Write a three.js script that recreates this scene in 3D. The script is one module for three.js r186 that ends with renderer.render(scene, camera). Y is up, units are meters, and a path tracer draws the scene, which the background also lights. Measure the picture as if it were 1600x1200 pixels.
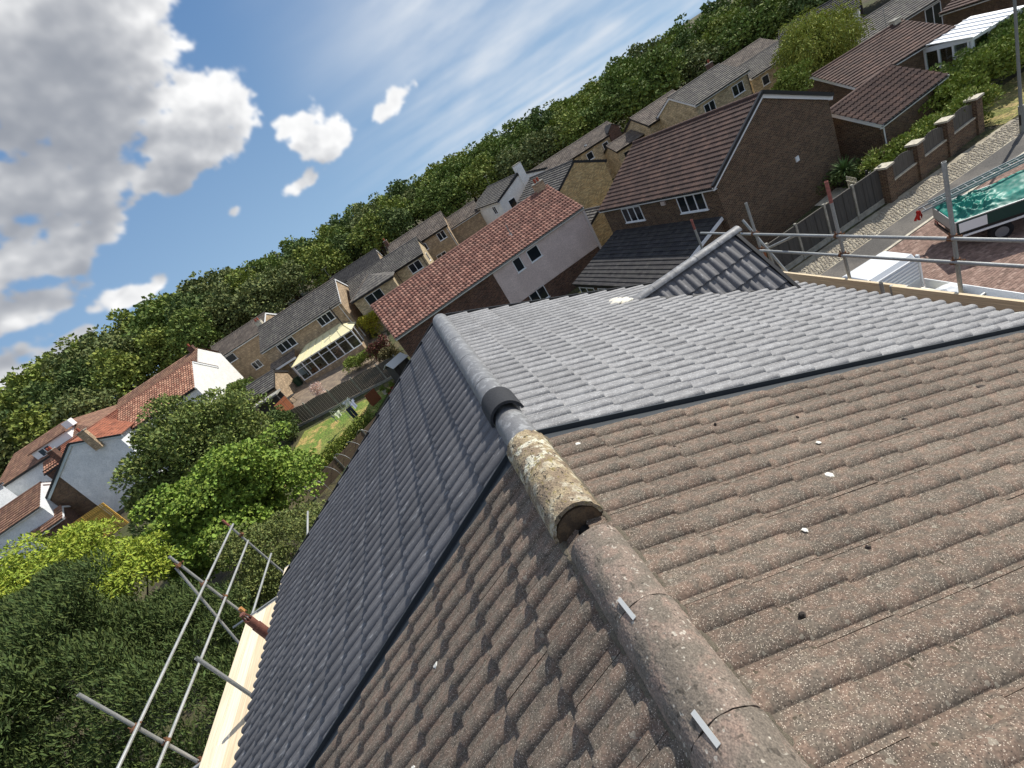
import * as THREE from 'three';
import { ImprovedNoise } from 'three/addons/math/ImprovedNoise.js';
import { mergeGeometries } from 'three/addons/utils/BufferGeometryUtils.js';

// ---------------------------------------------------------------- camera, sky, sun, exposure
const scene = new THREE.Scene();
const camera = new THREE.PerspectiveCamera(78.7, 4 / 3, 0.05, 3000);
camera.position.set(0, 12.3, 0);
camera.rotation.set(-0.41856, -0.05415, -0.5813, 'YXZ');
const renderer = new THREE.WebGLRenderer({ antialias: true });
renderer.toneMapping = THREE.LinearToneMapping;
renderer.toneMappingExposure = 1.04;
renderer.shadowMap.enabled = true;

const SUN = new THREE.Vector3(0.68, 0.69, -0.26).normalize();
const sun = new THREE.DirectionalLight(new THREE.Color(1, 0.955, 0.88), 5.0);
sun.position.copy(SUN).multiplyScalar(120);
sun.target.position.set(0, 5, -30); sun.position.add(sun.target.position);
sun.castShadow = true; sun.shadow.mapSize.set(4096, 4096); sun.shadow.radius = 1;
Object.assign(sun.shadow.camera, { left: -110, right: 110, top: 110, bottom: -110, near: 1, far: 320 });
scene.add(sun, sun.target);

const noise3 = new ImprovedNoise();
const clamp = (x, a = 0, b = 1) => Math.min(b, Math.max(a, x));
const sstep = (a, b, x) => { const t = clamp((x - a) / (b - a)); return t * t * (3 - 2 * t); };
const mix = (a, b, t) => a + (b - a) * t;
function fbm3(x, y, z, oct) { let s = 0, a = 0.5; for (let i = 0; i < oct; i++) { s += a * noise3.noise(x, y, z); x = x * 2.03 + 17.1; y = y * 2.03 + 3.7; z = z * 2.03 + 9.2; a *= 0.52; } return s; }
{ // the sky: clear blue air, cumulus banks and thin high stripes
  const W = 2048, H = 1024, D = Math.PI / 180, data = new Float32Array(W * H * 4);
  // [azimuth, elevation, half width, half height, strength] in degrees, cumulus
  const cum = [[-17.5, 23, 13, 9, 1.25], [-27, 17.5, 10, 4.5, 1.1], [-9.5, 24.5, 8, 6.5, 1.15], [-20, 17, 8, 5, 1.05], [-8.5, 15, 6.2, 4, 1.05], [-13.5, 13.4, 4.6, 2.8, 1],
    [-25, 12.6, 9, 2.6, 1.05], [-31, 9.6, 6.5, 2, 1], [-0.2, 10.1, 3.5, 3.1, 1.12], [-3.6, 7.2, 2.2, 1, 0.8], [-10, 7.8, 1.3, 0.75, 0.95], [-22.5, 6.9, 3.6, 1.4, 1], [-30.3, 5.5, 2.4, 0.9, 1],
    [-37, 6, 6, 2, 1], [8.4, 8.6, 2.6, 1.6, 0.9], [-44, 12, 9, 3, 1], [-55, 24, 18, 8, 1], [62, 12, 12, 4, 0.9], [100, 20, 20, 6, 0.8], [150, 14, 16, 5, 1], [-150, 22, 22, 8, 1], [-100, 10, 16, 4, 1], [-20, 36, 12, 5, 0.9]];
  const dens = (az, el, x, y, z, oct) => {
    let b = 0;
    const wx = 2.2 * noise3.noise(x * 9, y * 9, z * 9), wy = 1.3 * noise3.noise(x * 9 + 7, y * 9, z * 9);
    for (const c of cum) {
      let da = az - c[0]; if (da > 180) da -= 360; if (da < -180) da += 360;
      da = (da * Math.cos(el * D) + wx) / c[2]; if (da > 1.4 || da < -1.4) continue;
      let de = (el - c[1] + wy) / c[3]; if (de < 0) de *= 1.25;
      const r = da * da + de * de; if (r < 1.9) b = Math.max(b, c[4] * (1.05 - r * 0.75));
    }
    // beyond the view unseen broken cumulus is added, whitening the ambient light
    const far = Math.max(sstep(31, 44, el), sstep(46, 62, Math.abs(az + 2)) * sstep(-2, 6, el));
    if (far > 0) b = Math.max(b, far * (0.42 + 1.5 * noise3.noise(x * 2.6 + 4, y * 3.4, z * 2.6)));
    if (b <= 0.02) return 0;
    return b + 1.15 * fbm3(x * 10, y * 15, z * 10, oct) + 0.75 * fbm3(x * 31 + 5, y * 42, z * 31, Math.max(2, oct - 2));
  };
  for (let j = 0; j < H; j++) for (let i = 0; i < W; i++) {
    const el = ((j + 0.5) / H - 0.5) * 180, th = ((i + 0.5) / W - 0.5) * 2 * Math.PI, o = (j * W + i) * 4;
    const cy = Math.cos(el * D), x = Math.cos(th) * cy, y = Math.sin(el * D), z = Math.sin(th) * cy;
    const e = Math.max(0, el), t = Math.pow(1 - Math.min(1, e / 62), 2.6);
    let r = mix(0.06, 0.36, t), g = mix(0.18, 0.56, t), b = mix(0.45, 0.8, t);
    if (el > -3) {
      const az = Math.atan2(x, -z) / D;
      // thin high veil and stripes lying along the horizon
      const h = 1 / Math.max(0.05, y + 0.05), px = x * h, pz = z * h;
      const bank = sstep(-4, 16, az) * (1 - sstep(70, 110, az)) + 0.5 * sstep(60, 170, Math.abs(az));
      let veil = clamp(0.42 + 1.15 * fbm3(px * 0.45 + 3, pz * 0.75, 2.2, 6)) * bank;
      const str = clamp(0.26 + 1.0 * fbm3(az * 0.05, el * 0.34, 5.5, 5) + 1.0 * fbm3(az * 0.16, el * 0.55, 8.5, 6)) * sstep(5, 18, az) * (1 - sstep(13, 22, el)) * (1 - sstep(75, 110, az));
      veil = clamp(veil * 0.75 + str * 0.62);
      const wv = 0.86 * veil;
      r = mix(r, 0.80, wv); g = mix(g, 0.86, wv); b = mix(b, 0.94, wv);
      const q = dens(az, el, x, y, z, 6), d = sstep(0.36, 0.72, q);
      if (d > 0.003) {
        // light falls from high on the right: thickness towards the sun greys the cloud
        const k = 0.055, lx = x + SUN.x * k, ly = y + SUN.y * k, lz = z + SUN.z * k, ll = Math.hypot(lx, ly, lz);
        const d2 = dens(Math.atan2(lx, -lz) / D, Math.asin(ly / ll) / D, lx / ll, ly / ll, lz / ll, 5);
        const k2 = 0.15, mx = x + SUN.x * k2, my = y + SUN.y * k2, mz = z + SUN.z * k2, ml = Math.hypot(mx, my, mz);
        const d3 = dens(Math.atan2(mx, -mz) / D, Math.asin(my / ml) / D, mx / ml, my / ml, mz / ml, 3);
        const L = Math.exp(-1.0 * clamp(d2 - 0.35, 0, 1.5) - 1.25 * clamp(d3 - 0.4, 0, 1.4) - 0.22 * clamp(q - 0.5)) * (1 + 0.35 * fbm3(x * 26, y * 30, z * 26, 4)), a = Math.min(1, d * 1.08);
        r = mix(r, mix(0.27, 1.1, L), a); g = mix(g, mix(0.3, 1.1, L), a); b = mix(b, mix(0.36, 1.1, L), a);
      }
    } else { r = 0.34; g = 0.5; b = 0.7; }
    data[o] = r * 0.9; data[o + 1] = g * 0.9; data[o + 2] = b * 0.9; data[o + 3] = 1;
  }
  const sky = new THREE.DataTexture(data, W, H, THREE.RGBAFormat, THREE.FloatType);
  sky.mapping = THREE.EquirectangularReflectionMapping; sky.magFilter = sky.minFilter = THREE.LinearFilter; sky.wrapS = THREE.RepeatWrapping; sky.needsUpdate = true;
  scene.background = sky; scene.environment = sky;
}

// ---------------------------------------------------------------- helpers
function rng(seed) { let s = seed >>> 0; return () => { s = (s + 0x6D2B79F5) | 0; let t = Math.imul(s ^ (s >>> 15), 1 | s); t = (t + Math.imul(t ^ (t >>> 7), 61 | t)) ^ t; return ((t ^ (t >>> 14)) >>> 0) / 4294967296; }; }
const used = {};
function numbered(n) { const k = used[n] = (used[n] ?? -1) + 1; return k ? n + '_' + String(k).padStart(3, '0') : n; }
function tag(o, label, category, group) { o.userData.label = label; o.userData.category = category; if (group) o.userData.group = group; return o; }
function thing(name, label, category, pos = [0, 0, 0], turn = 0, group) {
  const o = new THREE.Group(); o.name = numbered(name); o.position.set(...pos); o.rotation.y = turn; scene.add(o);
  return tag(o, label, category, group);
}
function put(name, geo, mat, parent) {
  const m = new THREE.Mesh(geo, mat); m.castShadow = m.receiveShadow = true;
  m.name = parent ? name : numbered(name); (parent || scene).add(m); return m;
}
function struct(name, geo, mat) { const m = put(name, geo, mat); m.userData.kind = 'structure'; return m; }
// geometry collector; every face gets uv in metres
class GB {
  constructor() { this.p = []; this.u = []; this.c = null; }
  tri(a, b, c, ua, ub, uc) { this.p.push(...a, ...b, ...c); this.u.push(...ua, ...ub, ...uc); }
  quad(a, b, c, d, uv) {
    if (!uv) {
      const e = [b[0] - a[0], b[1] - a[1], b[2] - a[2]], f = [d[0] - a[0], d[1] - a[1], d[2] - a[2]];
      const n = [Math.abs(e[1] * f[2] - e[2] * f[1]), Math.abs(e[2] * f[0] - e[0] * f[2]), Math.abs(e[0] * f[1] - e[1] * f[0])];
      const pr = n[1] > n[0] && n[1] > n[2] ? (v) => [v[0], -v[2]] : n[0] > n[2] ? (v) => [v[2], v[1]] : (v) => [v[0], v[1]];
      uv = [pr(a), pr(b), pr(c), pr(d)];
    }
    this.tri(a, b, c, uv[0], uv[1], uv[2]); this.tri(a, c, d, uv[0], uv[2], uv[3]); return this;
  }
  box(x0, y0, z0, x1, y1, z1) {
    const A = [x0, y0, z1], B = [x1, y0, z1], C = [x1, y1, z1], D = [x0, y1, z1], E = [x0, y0, z0], F = [x1, y0, z0], G = [x1, y1, z0], H = [x0, y1, z0];
    this.quad(A, B, C, D); this.quad(F, E, H, G); this.quad(E, A, D, H); this.quad(B, F, G, C); this.quad(D, C, G, H); return this.quad(E, F, B, A);
  }
  // a box between two points with a width and a height, for beams at any angle
  beam(a, b, w, h) {
    const A = new THREE.Vector3(...a), B = new THREE.Vector3(...b), d = B.clone().sub(A), L = d.length(); d.normalize();
    const up = Math.abs(d.y) > 0.95 ? new THREE.Vector3(1, 0, 0) : new THREE.Vector3(0, 1, 0);
    const s = d.clone().cross(up).normalize(), t = s.clone().cross(d);
    const P = (k, i, j) => A.clone().addScaledVector(d, k * L).addScaledVector(s, i * w / 2).addScaledVector(t, j * h / 2).toArray();
    const c = [[-1, -1], [1, -1], [1, 1], [-1, 1]];
    for (let i = 0; i < 4; i++) { const m = c[i], n = c[(i + 1) % 4], q = i % 2 ? h : w; this.quad(P(0, ...m), P(0, ...n), P(1, ...n), P(1, ...m), [[0, 0], [q, 0], [q, L], [0, L]]); }
    this.quad(P(0, ...c[3]), P(0, ...c[2]), P(0, ...c[1]), P(0, ...c[0])); this.quad(P(1, ...c[0]), P(1, ...c[1]), P(1, ...c[2]), P(1, ...c[3])); return this;
  }
  // extruded polygon: pts [x,y] in the xy plane from z0 to z1
  prism(pts, z0, z1) {
    const tris = THREE.ShapeUtils.triangulateShape(pts.map(p => new THREE.Vector2(...p)), []);
    for (const t of tris) {
      const q = t.map(i => pts[i]);
      this.tri([...q[0], z1], [...q[1], z1], [...q[2], z1], q[0], q[1], q[2]); this.tri([...q[2], z0], [...q[1], z0], [...q[0], z0], q[2], q[1], q[0]);
    }
    for (let i = 0; i < pts.length; i++) { const a = pts[i], b = pts[(i + 1) % pts.length]; this.quad([...a, z0], [...b, z0], [...b, z1], [...a, z1]); }
    return this;
  }
  geo(crease) {
    const g = new THREE.BufferGeometry();
    g.setAttribute('position', new THREE.Float32BufferAttribute(this.p, 3)); g.setAttribute('uv', new THREE.Float32BufferAttribute(this.u, 2));
    g.computeVertexNormals(); return g;
  }
  build(name, mat, parent) { return put(name, this.geo(), mat, parent); }
}
const bx = (...a) => new GB().box(...a);
function tube(a, b, r, seg = 12, r2 = r) { // closed round bar between two points, uv in metres
  const A = new THREE.Vector3(...a), B = new THREE.Vector3(...b), d = B.clone().sub(A), L = d.length();
  const g = new THREE.CylinderGeometry(r2, r, L, seg, 1); const uv = g.attributes.uv;
  for (let i = 0; i < uv.count; i++) uv.setXY(i, uv.getX(i) * 2 * Math.PI * r, uv.getY(i) * L);
  g.applyQuaternion(new THREE.Quaternion().setFromUnitVectors(new THREE.Vector3(0, 1, 0), d.normalize())); g.translate(...A.add(B).multiplyScalar(0.5).toArray()); return g;
}
function hollow(a, b, r, wall = 0.004, seg = 18) { // open tube with a wall
  const A = new THREE.Vector3(...a), B = new THREE.Vector3(...b), d = B.clone().sub(A), L = d.length();
  const g = new THREE.LatheGeometry([[r - wall, 0], [r, 0], [r, L], [r - wall, L], [r - wall, 0]].map(p => new THREE.Vector2(...p)), seg).toNonIndexed(); g.computeVertexNormals();
  const uv = g.attributes.uv, ps = g.attributes.position; for (let i = 0; i < uv.count; i++) uv.setXY(i, uv.getX(i) * 0.15, ps.getY(i));
  g.applyQuaternion(new THREE.Quaternion().setFromUnitVectors(new THREE.Vector3(0, 1, 0), d.normalize())); g.translate(...a); return g;
}
const merge = (list) => mergeGeometries(list.map(g => { const q = g.index ? g.toNonIndexed() : g; for (const k of Object.keys(q.attributes)) if (!['position', 'normal', 'uv'].includes(k)) q.deleteAttribute(k); return q; }));

// ---------------------------------------------------------------- textures
const h2 = (x, y, s) => { let n = Math.imul(x, 374761393) ^ Math.imul(y, 668265263) ^ Math.imul(s, 2147483587 >> 3); n = Math.imul(n ^ (n >>> 13), 1274126177); return ((n ^ (n >>> 16)) >>> 0) / 4294967296; };
function vn(x, y, per, s) { // value noise that repeats after "per" cells
  const xi = Math.floor(x), yi = Math.floor(y), fx = x - xi, fy = y - yi, w = (i, j) => h2(((xi + i) % per + per) % per, ((yi + j) % per + per) % per, s);
  const u = fx * fx * (3 - 2 * fx), v = fy * fy * (3 - 2 * fy); return mix(mix(w(0, 0), w(1, 0), u), mix(w(0, 1), w(1, 1), u), v);
}
function fn(u, v, f, oct, s) { let t = 0, a = 0.5, n = 0; for (let i = 0; i < oct; i++) { t += a * vn(u * f, v * f, f, s + i); n += a; f *= 2; a *= 0.55; } return t / n; }
function tex(w, h, f, size = [1, 1], srgb = true) { // f(u,v,x,y) -> sRGB 0..255; size in metres that the picture covers
  const d = new Uint8Array(w * h * 4);
  for (let y = 0; y < h; y++) for (let x = 0; x < w; x++) { const c = f((x + 0.5) / w, (y + 0.5) / h, x, y), o = (y * w + x) * 4; for (let k = 0; k < 3; k++) d[o + k] = clamp(c[k] ?? c[0], 0, 255); d[o + 3] = 255; }
  const t = new THREE.DataTexture(d, w, h); t.wrapS = t.wrapT = THREE.RepeatWrapping; t.magFilter = THREE.LinearFilter; t.minFilter = THREE.LinearMipmapLinearFilter; t.generateMipmaps = true;
  if (srgb) t.colorSpace = THREE.SRGBColorSpace; t.repeat.set(1 / size[0], 1 / size[1]); t.needsUpdate = true; return t;
}
const sc = (c, k) => c.map(v => v * k), lerp3 = (a, b, t) => [mix(a[0], b[0], t), mix(a[1], b[1], t), mix(a[2], b[2], t)];
const std = (o) => new THREE.MeshStandardMaterial({ roughness: 0.9, side: THREE.DoubleSide, ...o });
const plain = (hex, rough = 0.7, o = {}) => std({ color: hex, roughness: rough, ...o });
// noise bump shared by rough masonry and tile faces, 0.6 m
const GRIT = tex(512, 512, (u, v) => { const n = 0.55 * fn(u, v, 64, 3, 71) + 0.45 * fn(u, v, 8, 3, 75); return [n * 255]; }, [0.6, 0.6], false);
function brickMat(cols, mortar, seed, o = {}) { // 8 bricks by 24 courses, 1.8 m square
  const N = 768, bw = N / 8, bh = N / 24, m = 2.6 * (o.joint || 1);
  const body = (x, y) => { const r = Math.floor(y / bh), xx = x + (r % 2 ? bw / 2 : 0), cx = Math.floor(xx / bw) % 8, fx = xx % bw, fy = y % bh; return [r, cx, fx < m || fy < m]; };
  const map = tex(N, N, (u, v, x, y) => {
    const [r, c, j] = body(x, y), n = fn(u, v, 96, 2, seed) - 0.5, big = fn(u, v, 3, 3, seed + 9) - 0.5;
    if (j) return sc(mortar, 1 + 0.25 * n + 0.35 * big);
    const k = h2(r, c, seed), q = cols[Math.floor(k * cols.length)]; return sc(q, 0.86 + 0.28 * h2(r, c, seed + 5) + 0.35 * n + 0.3 * big);
  }, [1.8, 1.8]);
  const bump = tex(N, N, (u, v, x, y) => [body(x, y)[2] ? 60 : 190 + 60 * fn(u, v, 96, 2, seed)], [1.8, 1.8], false);
  return std({ map, bumpMap: bump, bumpScale: 0.008, roughness: 0.95 });
}
function blotch(c1, c2, f, seed, size, o = {}) { return std({ map: tex(512, 512, (u, v) => { const a = fn(u, v, f, 5, seed), b = fn(u, v, 128, 2, seed + 7) - 0.5; return sc(lerp3(c1, c2, sstep(0.3, 0.7, a)), 1 + 0.35 * b); }, [size, size]), roughness: 0.93, bumpMap: o.flat ? null : GRIT, bumpScale: o.bump ?? 0.002, ...o.m }); }
function woodMat(c1, c2, seed, o = {}) { // grain runs along v
  return std({ map: tex(256, 1024, (u, v) => { const g = fn(u + 0.06 * Math.sin(v * 6.28), v * 0.12 + 0.5, 32, 4, seed), s = fn(u, v, 8, 4, seed + 3), f = fn(u, v * 0.06, 128, 1, seed + 4); return sc(lerp3(c1, c2, clamp(g * 0.8 + s * 0.5 - 0.15)), 0.88 + 0.24 * f); }, [0.45, 2.6]), roughness: 0.85, ...o });
}
const M = {
  brickDark: brickMat([[88, 66, 52], [76, 57, 46], [98, 76, 58], [84, 70, 56], [68, 52, 44]], [176, 156, 126], 3, { joint: 1.5 }),
  brickBrown: brickMat([[88, 62, 52], [76, 52, 45], [98, 68, 55], [70, 50, 44]], [146, 128, 110], 5, { joint: 1.3 }),
  brickYellow: brickMat([[184, 166, 132], [175, 156, 124], [194, 176, 142], [166, 148, 118]], [188, 176, 152], 7),
  brickPale: brickMat([[190, 164, 116], [180, 150, 104], [200, 176, 130], [172, 146, 104]], [190, 172, 136], 9),
  brickTan: brickMat([[170, 148, 120], [160, 138, 112], [180, 158, 128], [152, 131, 106]], [178, 163, 140], 11),
  pink: blotch([218, 200, 194], [208, 190, 184], 5, 21, 3, { bump: 0.001 }),
  white: blotch([236, 235, 230], [226, 225, 220], 6, 23, 3, { bump: 0.0008 }),
  render: blotch([230, 233, 234], [216, 220, 222], 6, 24, 3, { bump: 0.001 }),
  upvc: plain('#e9ebec', 0.35), cream: plain('#e6dfc8', 0.5), black: plain('#1b1c1e', 0.55), dark: plain('#2c2a29', 0.8), grey: plain('#80837f', 0.6),
  glass: std({ color: '#20262b', roughness: 0.06, metalness: 0 }),
  lead: blotch([120, 124, 130], [98, 102, 108], 9, 29, 1, { m: { roughness: 0.55 } }),
  concrete: blotch([168, 164, 152], [140, 138, 128], 7, 31, 1.5), stone: blotch([206, 198, 178], [178, 170, 152], 9, 33, 1),
  terracotta: blotch([160, 84, 62], [138, 68, 52], 6, 35, 1),
  board: woodMat([242, 229, 204], [224, 203, 168], 37), boardOld: woodMat([236, 220, 190], [210, 188, 152], 39), plank: woodMat([108, 92, 74], [84, 70, 56], 41),
  fence: woodMat([108, 104, 96], [78, 74, 68], 43), fenceDark: woodMat([86, 84, 80], [58, 57, 55], 45), fenceGold: woodMat([206, 170, 84], [170, 132, 58], 47), fenceBrown: woodMat([150, 92, 58], [122, 70, 44], 49), trunk: woodMat([98, 84, 68], [66, 56, 46], 51),
};

// ---------------------------------------------------------------- the lie of the land
function gh(x, z) { const s = -z * 0.9 - x * 0.45; return s < 25 ? 0 : s < 45 ? 0.13 * (s - 25) ** 2 / 40 : 0.13 * (Math.min(s, 120) - 35); }
function sheet(c, nu, nv, lift) { // a patch of ground between four corners [x,z], laid on the land
  const P = (u, v) => { const x = mix(mix(c[0][0], c[1][0], u), mix(c[3][0], c[2][0], u), v), z = mix(mix(c[0][1], c[1][1], u), mix(c[3][1], c[2][1], u), v); return [x, gh(x, z) + lift, z]; };
  const g = new GB(); for (let i = 0; i < nu; i++) for (let j = 0; j < nv; j++) g.quad(P(i / nu, j / nv), P((i + 1) / nu, j / nv), P((i + 1) / nu, (j + 1) / nv), P(i / nu, (j + 1) / nv));
  return g.geo();
}
const grassMat = (a, b, c, seed) => std({ map: tex(512, 512, (u, v) => { const n = fn(u, v, 4, 4, seed), f = fn(u, v, 160, 1, seed + 5), k = fn(u, v, 11, 4, seed + 9); return sc(lerp3(lerp3(a, b, sstep(0.35, 0.65, n)), c, sstep(0.52, 0.72, k)), 0.7 + 0.6 * f); }, [9, 9]), bumpMap: GRIT, bumpScale: 0.03, roughness: 1 });
struct('ground', (() => {
  const g = new GB(), X = [], Z = []; for (let x = -420; x <= 420; x += Math.abs(x) < 90 ? 3 : 30) X.push(x); for (let z = 120; z >= -420; z -= z > -120 && z < 30 ? 3 : 30) Z.push(z);
  for (let i = 0; i + 1 < X.length; i++) for (let j = 0; j + 1 < Z.length; j++) { const P = (a, b) => [X[a], gh(X[a], Z[b]), Z[b]]; g.quad(P(i, j), P(i + 1, j), P(i + 1, j + 1), P(i, j + 1)); }
  return g.geo();
})(), grassMat([74, 78, 44], [92, 84, 58], [66, 60, 46], 101));
struct('lawn', sheet([[-18.2, -35.2], [-11.8, -31.6], [-6.6, -40.6], [-15.6, -42]], 10, 10, 0.05), grassMat([104, 128, 52], [128, 136, 66], [176, 154, 92], 111));
struct('patio', sheet([[-21.5, -44.6], [-6, -42.6], [-5.8, -55], [-21.5, -57]], 8, 8, 0.04), blotch([142, 126, 106], [118, 104, 90], 9, 115, 3));
struct('verge', sheet([[29.6, -22.8], [29.6, -19.3], [52, -19.3], [52, -22.8]], 6, 2, 0.02), grassMat([116, 118, 62], [140, 132, 80], [170, 150, 100], 117));
struct('road', sheet([[29.6, -19.1], [29.6, -16.2], [60, -16.2], [60, -19.1]], 4, 2, 0.012), blotch([104, 102, 98], [88, 86, 84], 7, 121, 4, { bump: 0.006 }));
struct('footpath', sheet([[6, -17.75], [6, -16.35], [29.6, -16.35], [29.6, -17.75]], 6, 2, 0.012), blotch([108, 103, 96], [86, 83, 79], 5, 123, 4, { bump: 0.006 }));
{ // cobble strip under the boundary wall: setts laid in mortar, joined
  const R = rng(5); struct('cobble_bed', sheet([[6, -19.75], [6, -17.75], [30, -17.75], [30, -19.3]], 6, 2, 0.012), blotch([172, 164, 144], [146, 136, 118], 8, 125, 2));
  const list = [];
  for (let x = 14.5; x < 30; x += 0.165) for (let k = 0; k < 13; k++) {
    const z = -17.86 - k * 0.125 + (R() - 0.5) * 0.06, xx = x + (k % 2) * 0.08 + (R() - 0.5) * 0.08; if (z < -19.1) continue;
    const g = new THREE.IcosahedronGeometry(1, 0); g.scale(0.062 + 0.022 * R(), 0.035 + 0.02 * R(), 0.05 + 0.015 * R()); g.rotateY(R() * 3); g.translate(xx, 0.02, z); list.push(g);
  }
  const m = put('cobbles', merge(list), blotch([190, 182, 164], [138, 128, 114], 14, 127, 1.3)); tag(m, 'strip of rounded pale cobbles set beside the brick boundary wall', 'cobbles'); m.userData.kind = 'stuff';
}
{ // block paved drive: the blocks nearest the footpath as geometry, the rest in one field
  struct('drive_bed', sheet([[6, -16.3], [6, 2], [40, 2], [40, -16.3]], 4, 4, 0.006), blotch([96, 78, 68], [80, 66, 58], 9, 131, 2));
  const R = rng(8), red = [new GB(), new GB(), new GB()];
  for (let r = 0; r < 84; r++) for (let x = 10; x < 25; x += 0.2) {
    const z = -16.26 + r * 0.1, xx = x + (r % 2) * 0.1, h = 0.03 + 0.006 * R(); red[Math.floor(R() * 3)].box(xx + 0.004, 0, z + 0.004, xx + 0.196, h, z + 0.096);
  }
  const dv = thing('block_paving', 'red and brown block paving of the driveway under the parked trucks', 'paving'); dv.userData.kind = 'stuff';
  [['#957a6d', '#7f675b'], ['#866d61', '#715c51'], ['#a0877a', '#897063']].forEach((c, i) => { const q = red[i].build('paving_blocks', blotch(...c.map(s => { const k = new THREE.Color(s).getRGB({}, THREE.SRGBColorSpace); return [k.r * 255, k.g * 255, k.b * 255]; }), 8, 133 + i, 1), dv); q.userData.kind = 'stuff'; });
  const kb = new GB(); for (let x = 10; x < 29; x += 0.205) kb.box(x, 0, -16.44, x + 0.2, 0.05, -16.31);
  const ke = put('edging_blocks', kb.geo(), M.stone); tag(ke, 'pale edging blocks between the tarmac footpath and the block paving', 'edging'); ke.userData.kind = 'stuff';
}

// ---------------------------------------------------------------- the roof we stand on
const YA = 10.69, TH = 25.5 * Math.PI / 180, CT = Math.cos(TH), ST = Math.sin(TH), GA = 0.339, TW = 0.3, ZB = -2.72, NC = 15;
function rollTile(uo, vo, seed, o = {}) { // double roman tile: x across 0..0.3, y up, z down the slope
  const R = rng(seed), xs = [], hw = o.hw ?? 0.041, chip = o.chip || 0;
  for (const c of [0.062, 0.212]) { xs.push(c - 0.062, c - hw - 0.004); for (const k of [-1, -0.985, -0.92, -0.75, -0.45, -0.15, 0.15, 0.45, 0.75, 0.92, 0.985, 1]) xs.push(c + hw * k); }
  xs.push(0.3);
  const X = [...new Set(xs.map(v => +clamp(v, 0.0008, 0.2992).toFixed(5)))].sort((a, b) => a - b), Zs = [-0.07, 0.1, 0.325, GA];
  const roll = (x, z = GA) => { let h = 0; for (const c of [0.062, 0.212]) { const t = (x - c) / (hw * (0.92 + 0.08 * z / GA)); if (Math.abs(t) < 1) h = Math.pow(1 - t * t, o.pw ?? 0.5); } return h; };
  const arc = [0]; for (let i = 1; i < X.length; i++) arc.push(arc[i - 1] + Math.hypot(X[i] - X[i - 1], 0.024 * (roll(X[i]) - roll(X[i - 1]))));
  const wob = X.map(() => (R() - 0.5) * chip);
  const Y = (x, z) => 0.002 + 0.025 * clamp((z + 0.07) / 0.4) + roll(x, z) * (0.02 + 0.014 * (z / GA)) - (z >= GA - 1e-6 ? 0.003 : 0);
  const pos = [], uv = [], idx = [];
  Zs.forEach((z, j) => X.forEach((x, i) => { const zz = j === 3 ? z + wob[i] : z; pos.push(x, Y(x, z), zz); uv.push(arc[i] / arc[arc.length - 1] + uo / 0.3, (zz + vo) / 0.42); }));
  const n = X.length; for (let j = 0; j < 3; j++) for (let i = 0; i < n - 1; i++) { const a = j * n + i; idx.push(a, a + n, a + 1, a + 1, a + n, a + n + 1); }
  const top = new THREE.BufferGeometry(); top.setAttribute('position', new THREE.Float32BufferAttribute(pos, 3)); top.setAttribute('uv', new THREE.Float32BufferAttribute(uv, 2)); top.setIndex(idx); top.computeVertexNormals();
  const b = new GB();
  for (let i = 0; i < n - 1; i++) { const x0 = X[i], x1 = X[i + 1], z0 = GA + wob[i], z1 = GA + wob[i + 1], y0 = Y(x0, GA), y1 = Y(x1, GA), t0 = 0.02 + 0.002 * roll(x0), t1 = 0.02 + 0.002 * roll(x1);
    b.quad([x0, y0 - t0, z0 - 0.002], [x1, y1 - t1, z1 - 0.002], [x1, y1, z1], [x0, y0, z0], [[x0 / 0.3, 0], [x1 / 0.3, 0], [x1 / 0.3, 0.04], [x0 / 0.3, 0.04]]); }
  for (const x of [0.0008, 0.2992]) b.quad([x, -0.012, -0.07], [x, 0.004, GA], [x, Y(x, GA), GA], [x, Y(x, -0.07), -0.07]);
  return merge([top, b.geo()]);
}
const oldTex = (seed, tint) => tex(384, 512, (u, v) => {
  const blot = fn(u, v, 5, 4, seed), fine = fn(u, v, 64, 2, seed + 4), mid = fn(u, v, 20, 3, seed + 8);
  let c = lerp3([112, 101, 89], [124, 105, 91], sstep(0.3, 0.7, fn(u, v, 9, 3, seed + 40))); c = lerp3(c, [98, 92, 82], sstep(0.5, 0.75, blot) * 0.55); c = lerp3(c, [134, 124, 106], sstep(0.55, 0.8, mid) * 0.35);
  c = sc(c, tint * (0.72 + 0.4 * fine));
  const gx = Math.floor(u * 110), gy = Math.floor(v * 146), k = h2(gx, gy, seed + 3);               // pale granules of the aggregate
  if (k < 0.11) { const du = u * 110 - gx - 0.2 - 0.6 * h2(gx, gy, seed + 11), dv = v * 146 - gy - 0.2 - 0.6 * h2(gx, gy, seed + 12), q = 0.22 + 0.42 * h2(gx, gy, seed + 6); if (du * du + dv * dv < q * q) c = lerp3(c, [226, 212, 192], 0.85); } else if (k > 0.965) c = sc(c, 0.62);
  const lx = fn(u, v, 14, 2, seed + 20); if (lx > 0.86) c = lerp3(c, [170, 166, 150], 0.5); const ms = fn(u + 0.3, v, 18, 2, seed + 25); if (ms > 0.87) c = lerp3(c, [66, 60, 46], 0.8);
  return c;
}, [1, 1]);
const gritTile = tex(384, 512, (u, v) => [120 * fn(u, v, 96, 2, 401) + 110 * fn(u, v, 12, 3, 403)], [1, 1], false);
const oldMats = [[201, 1], [205, 0.93], [209, 1.06], [213, 0.99]].map(([s, t]) => std({ map: oldTex(s, t), bumpMap: gritTile, bumpScale: 0.0013, roughness: 0.96 }));
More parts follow.
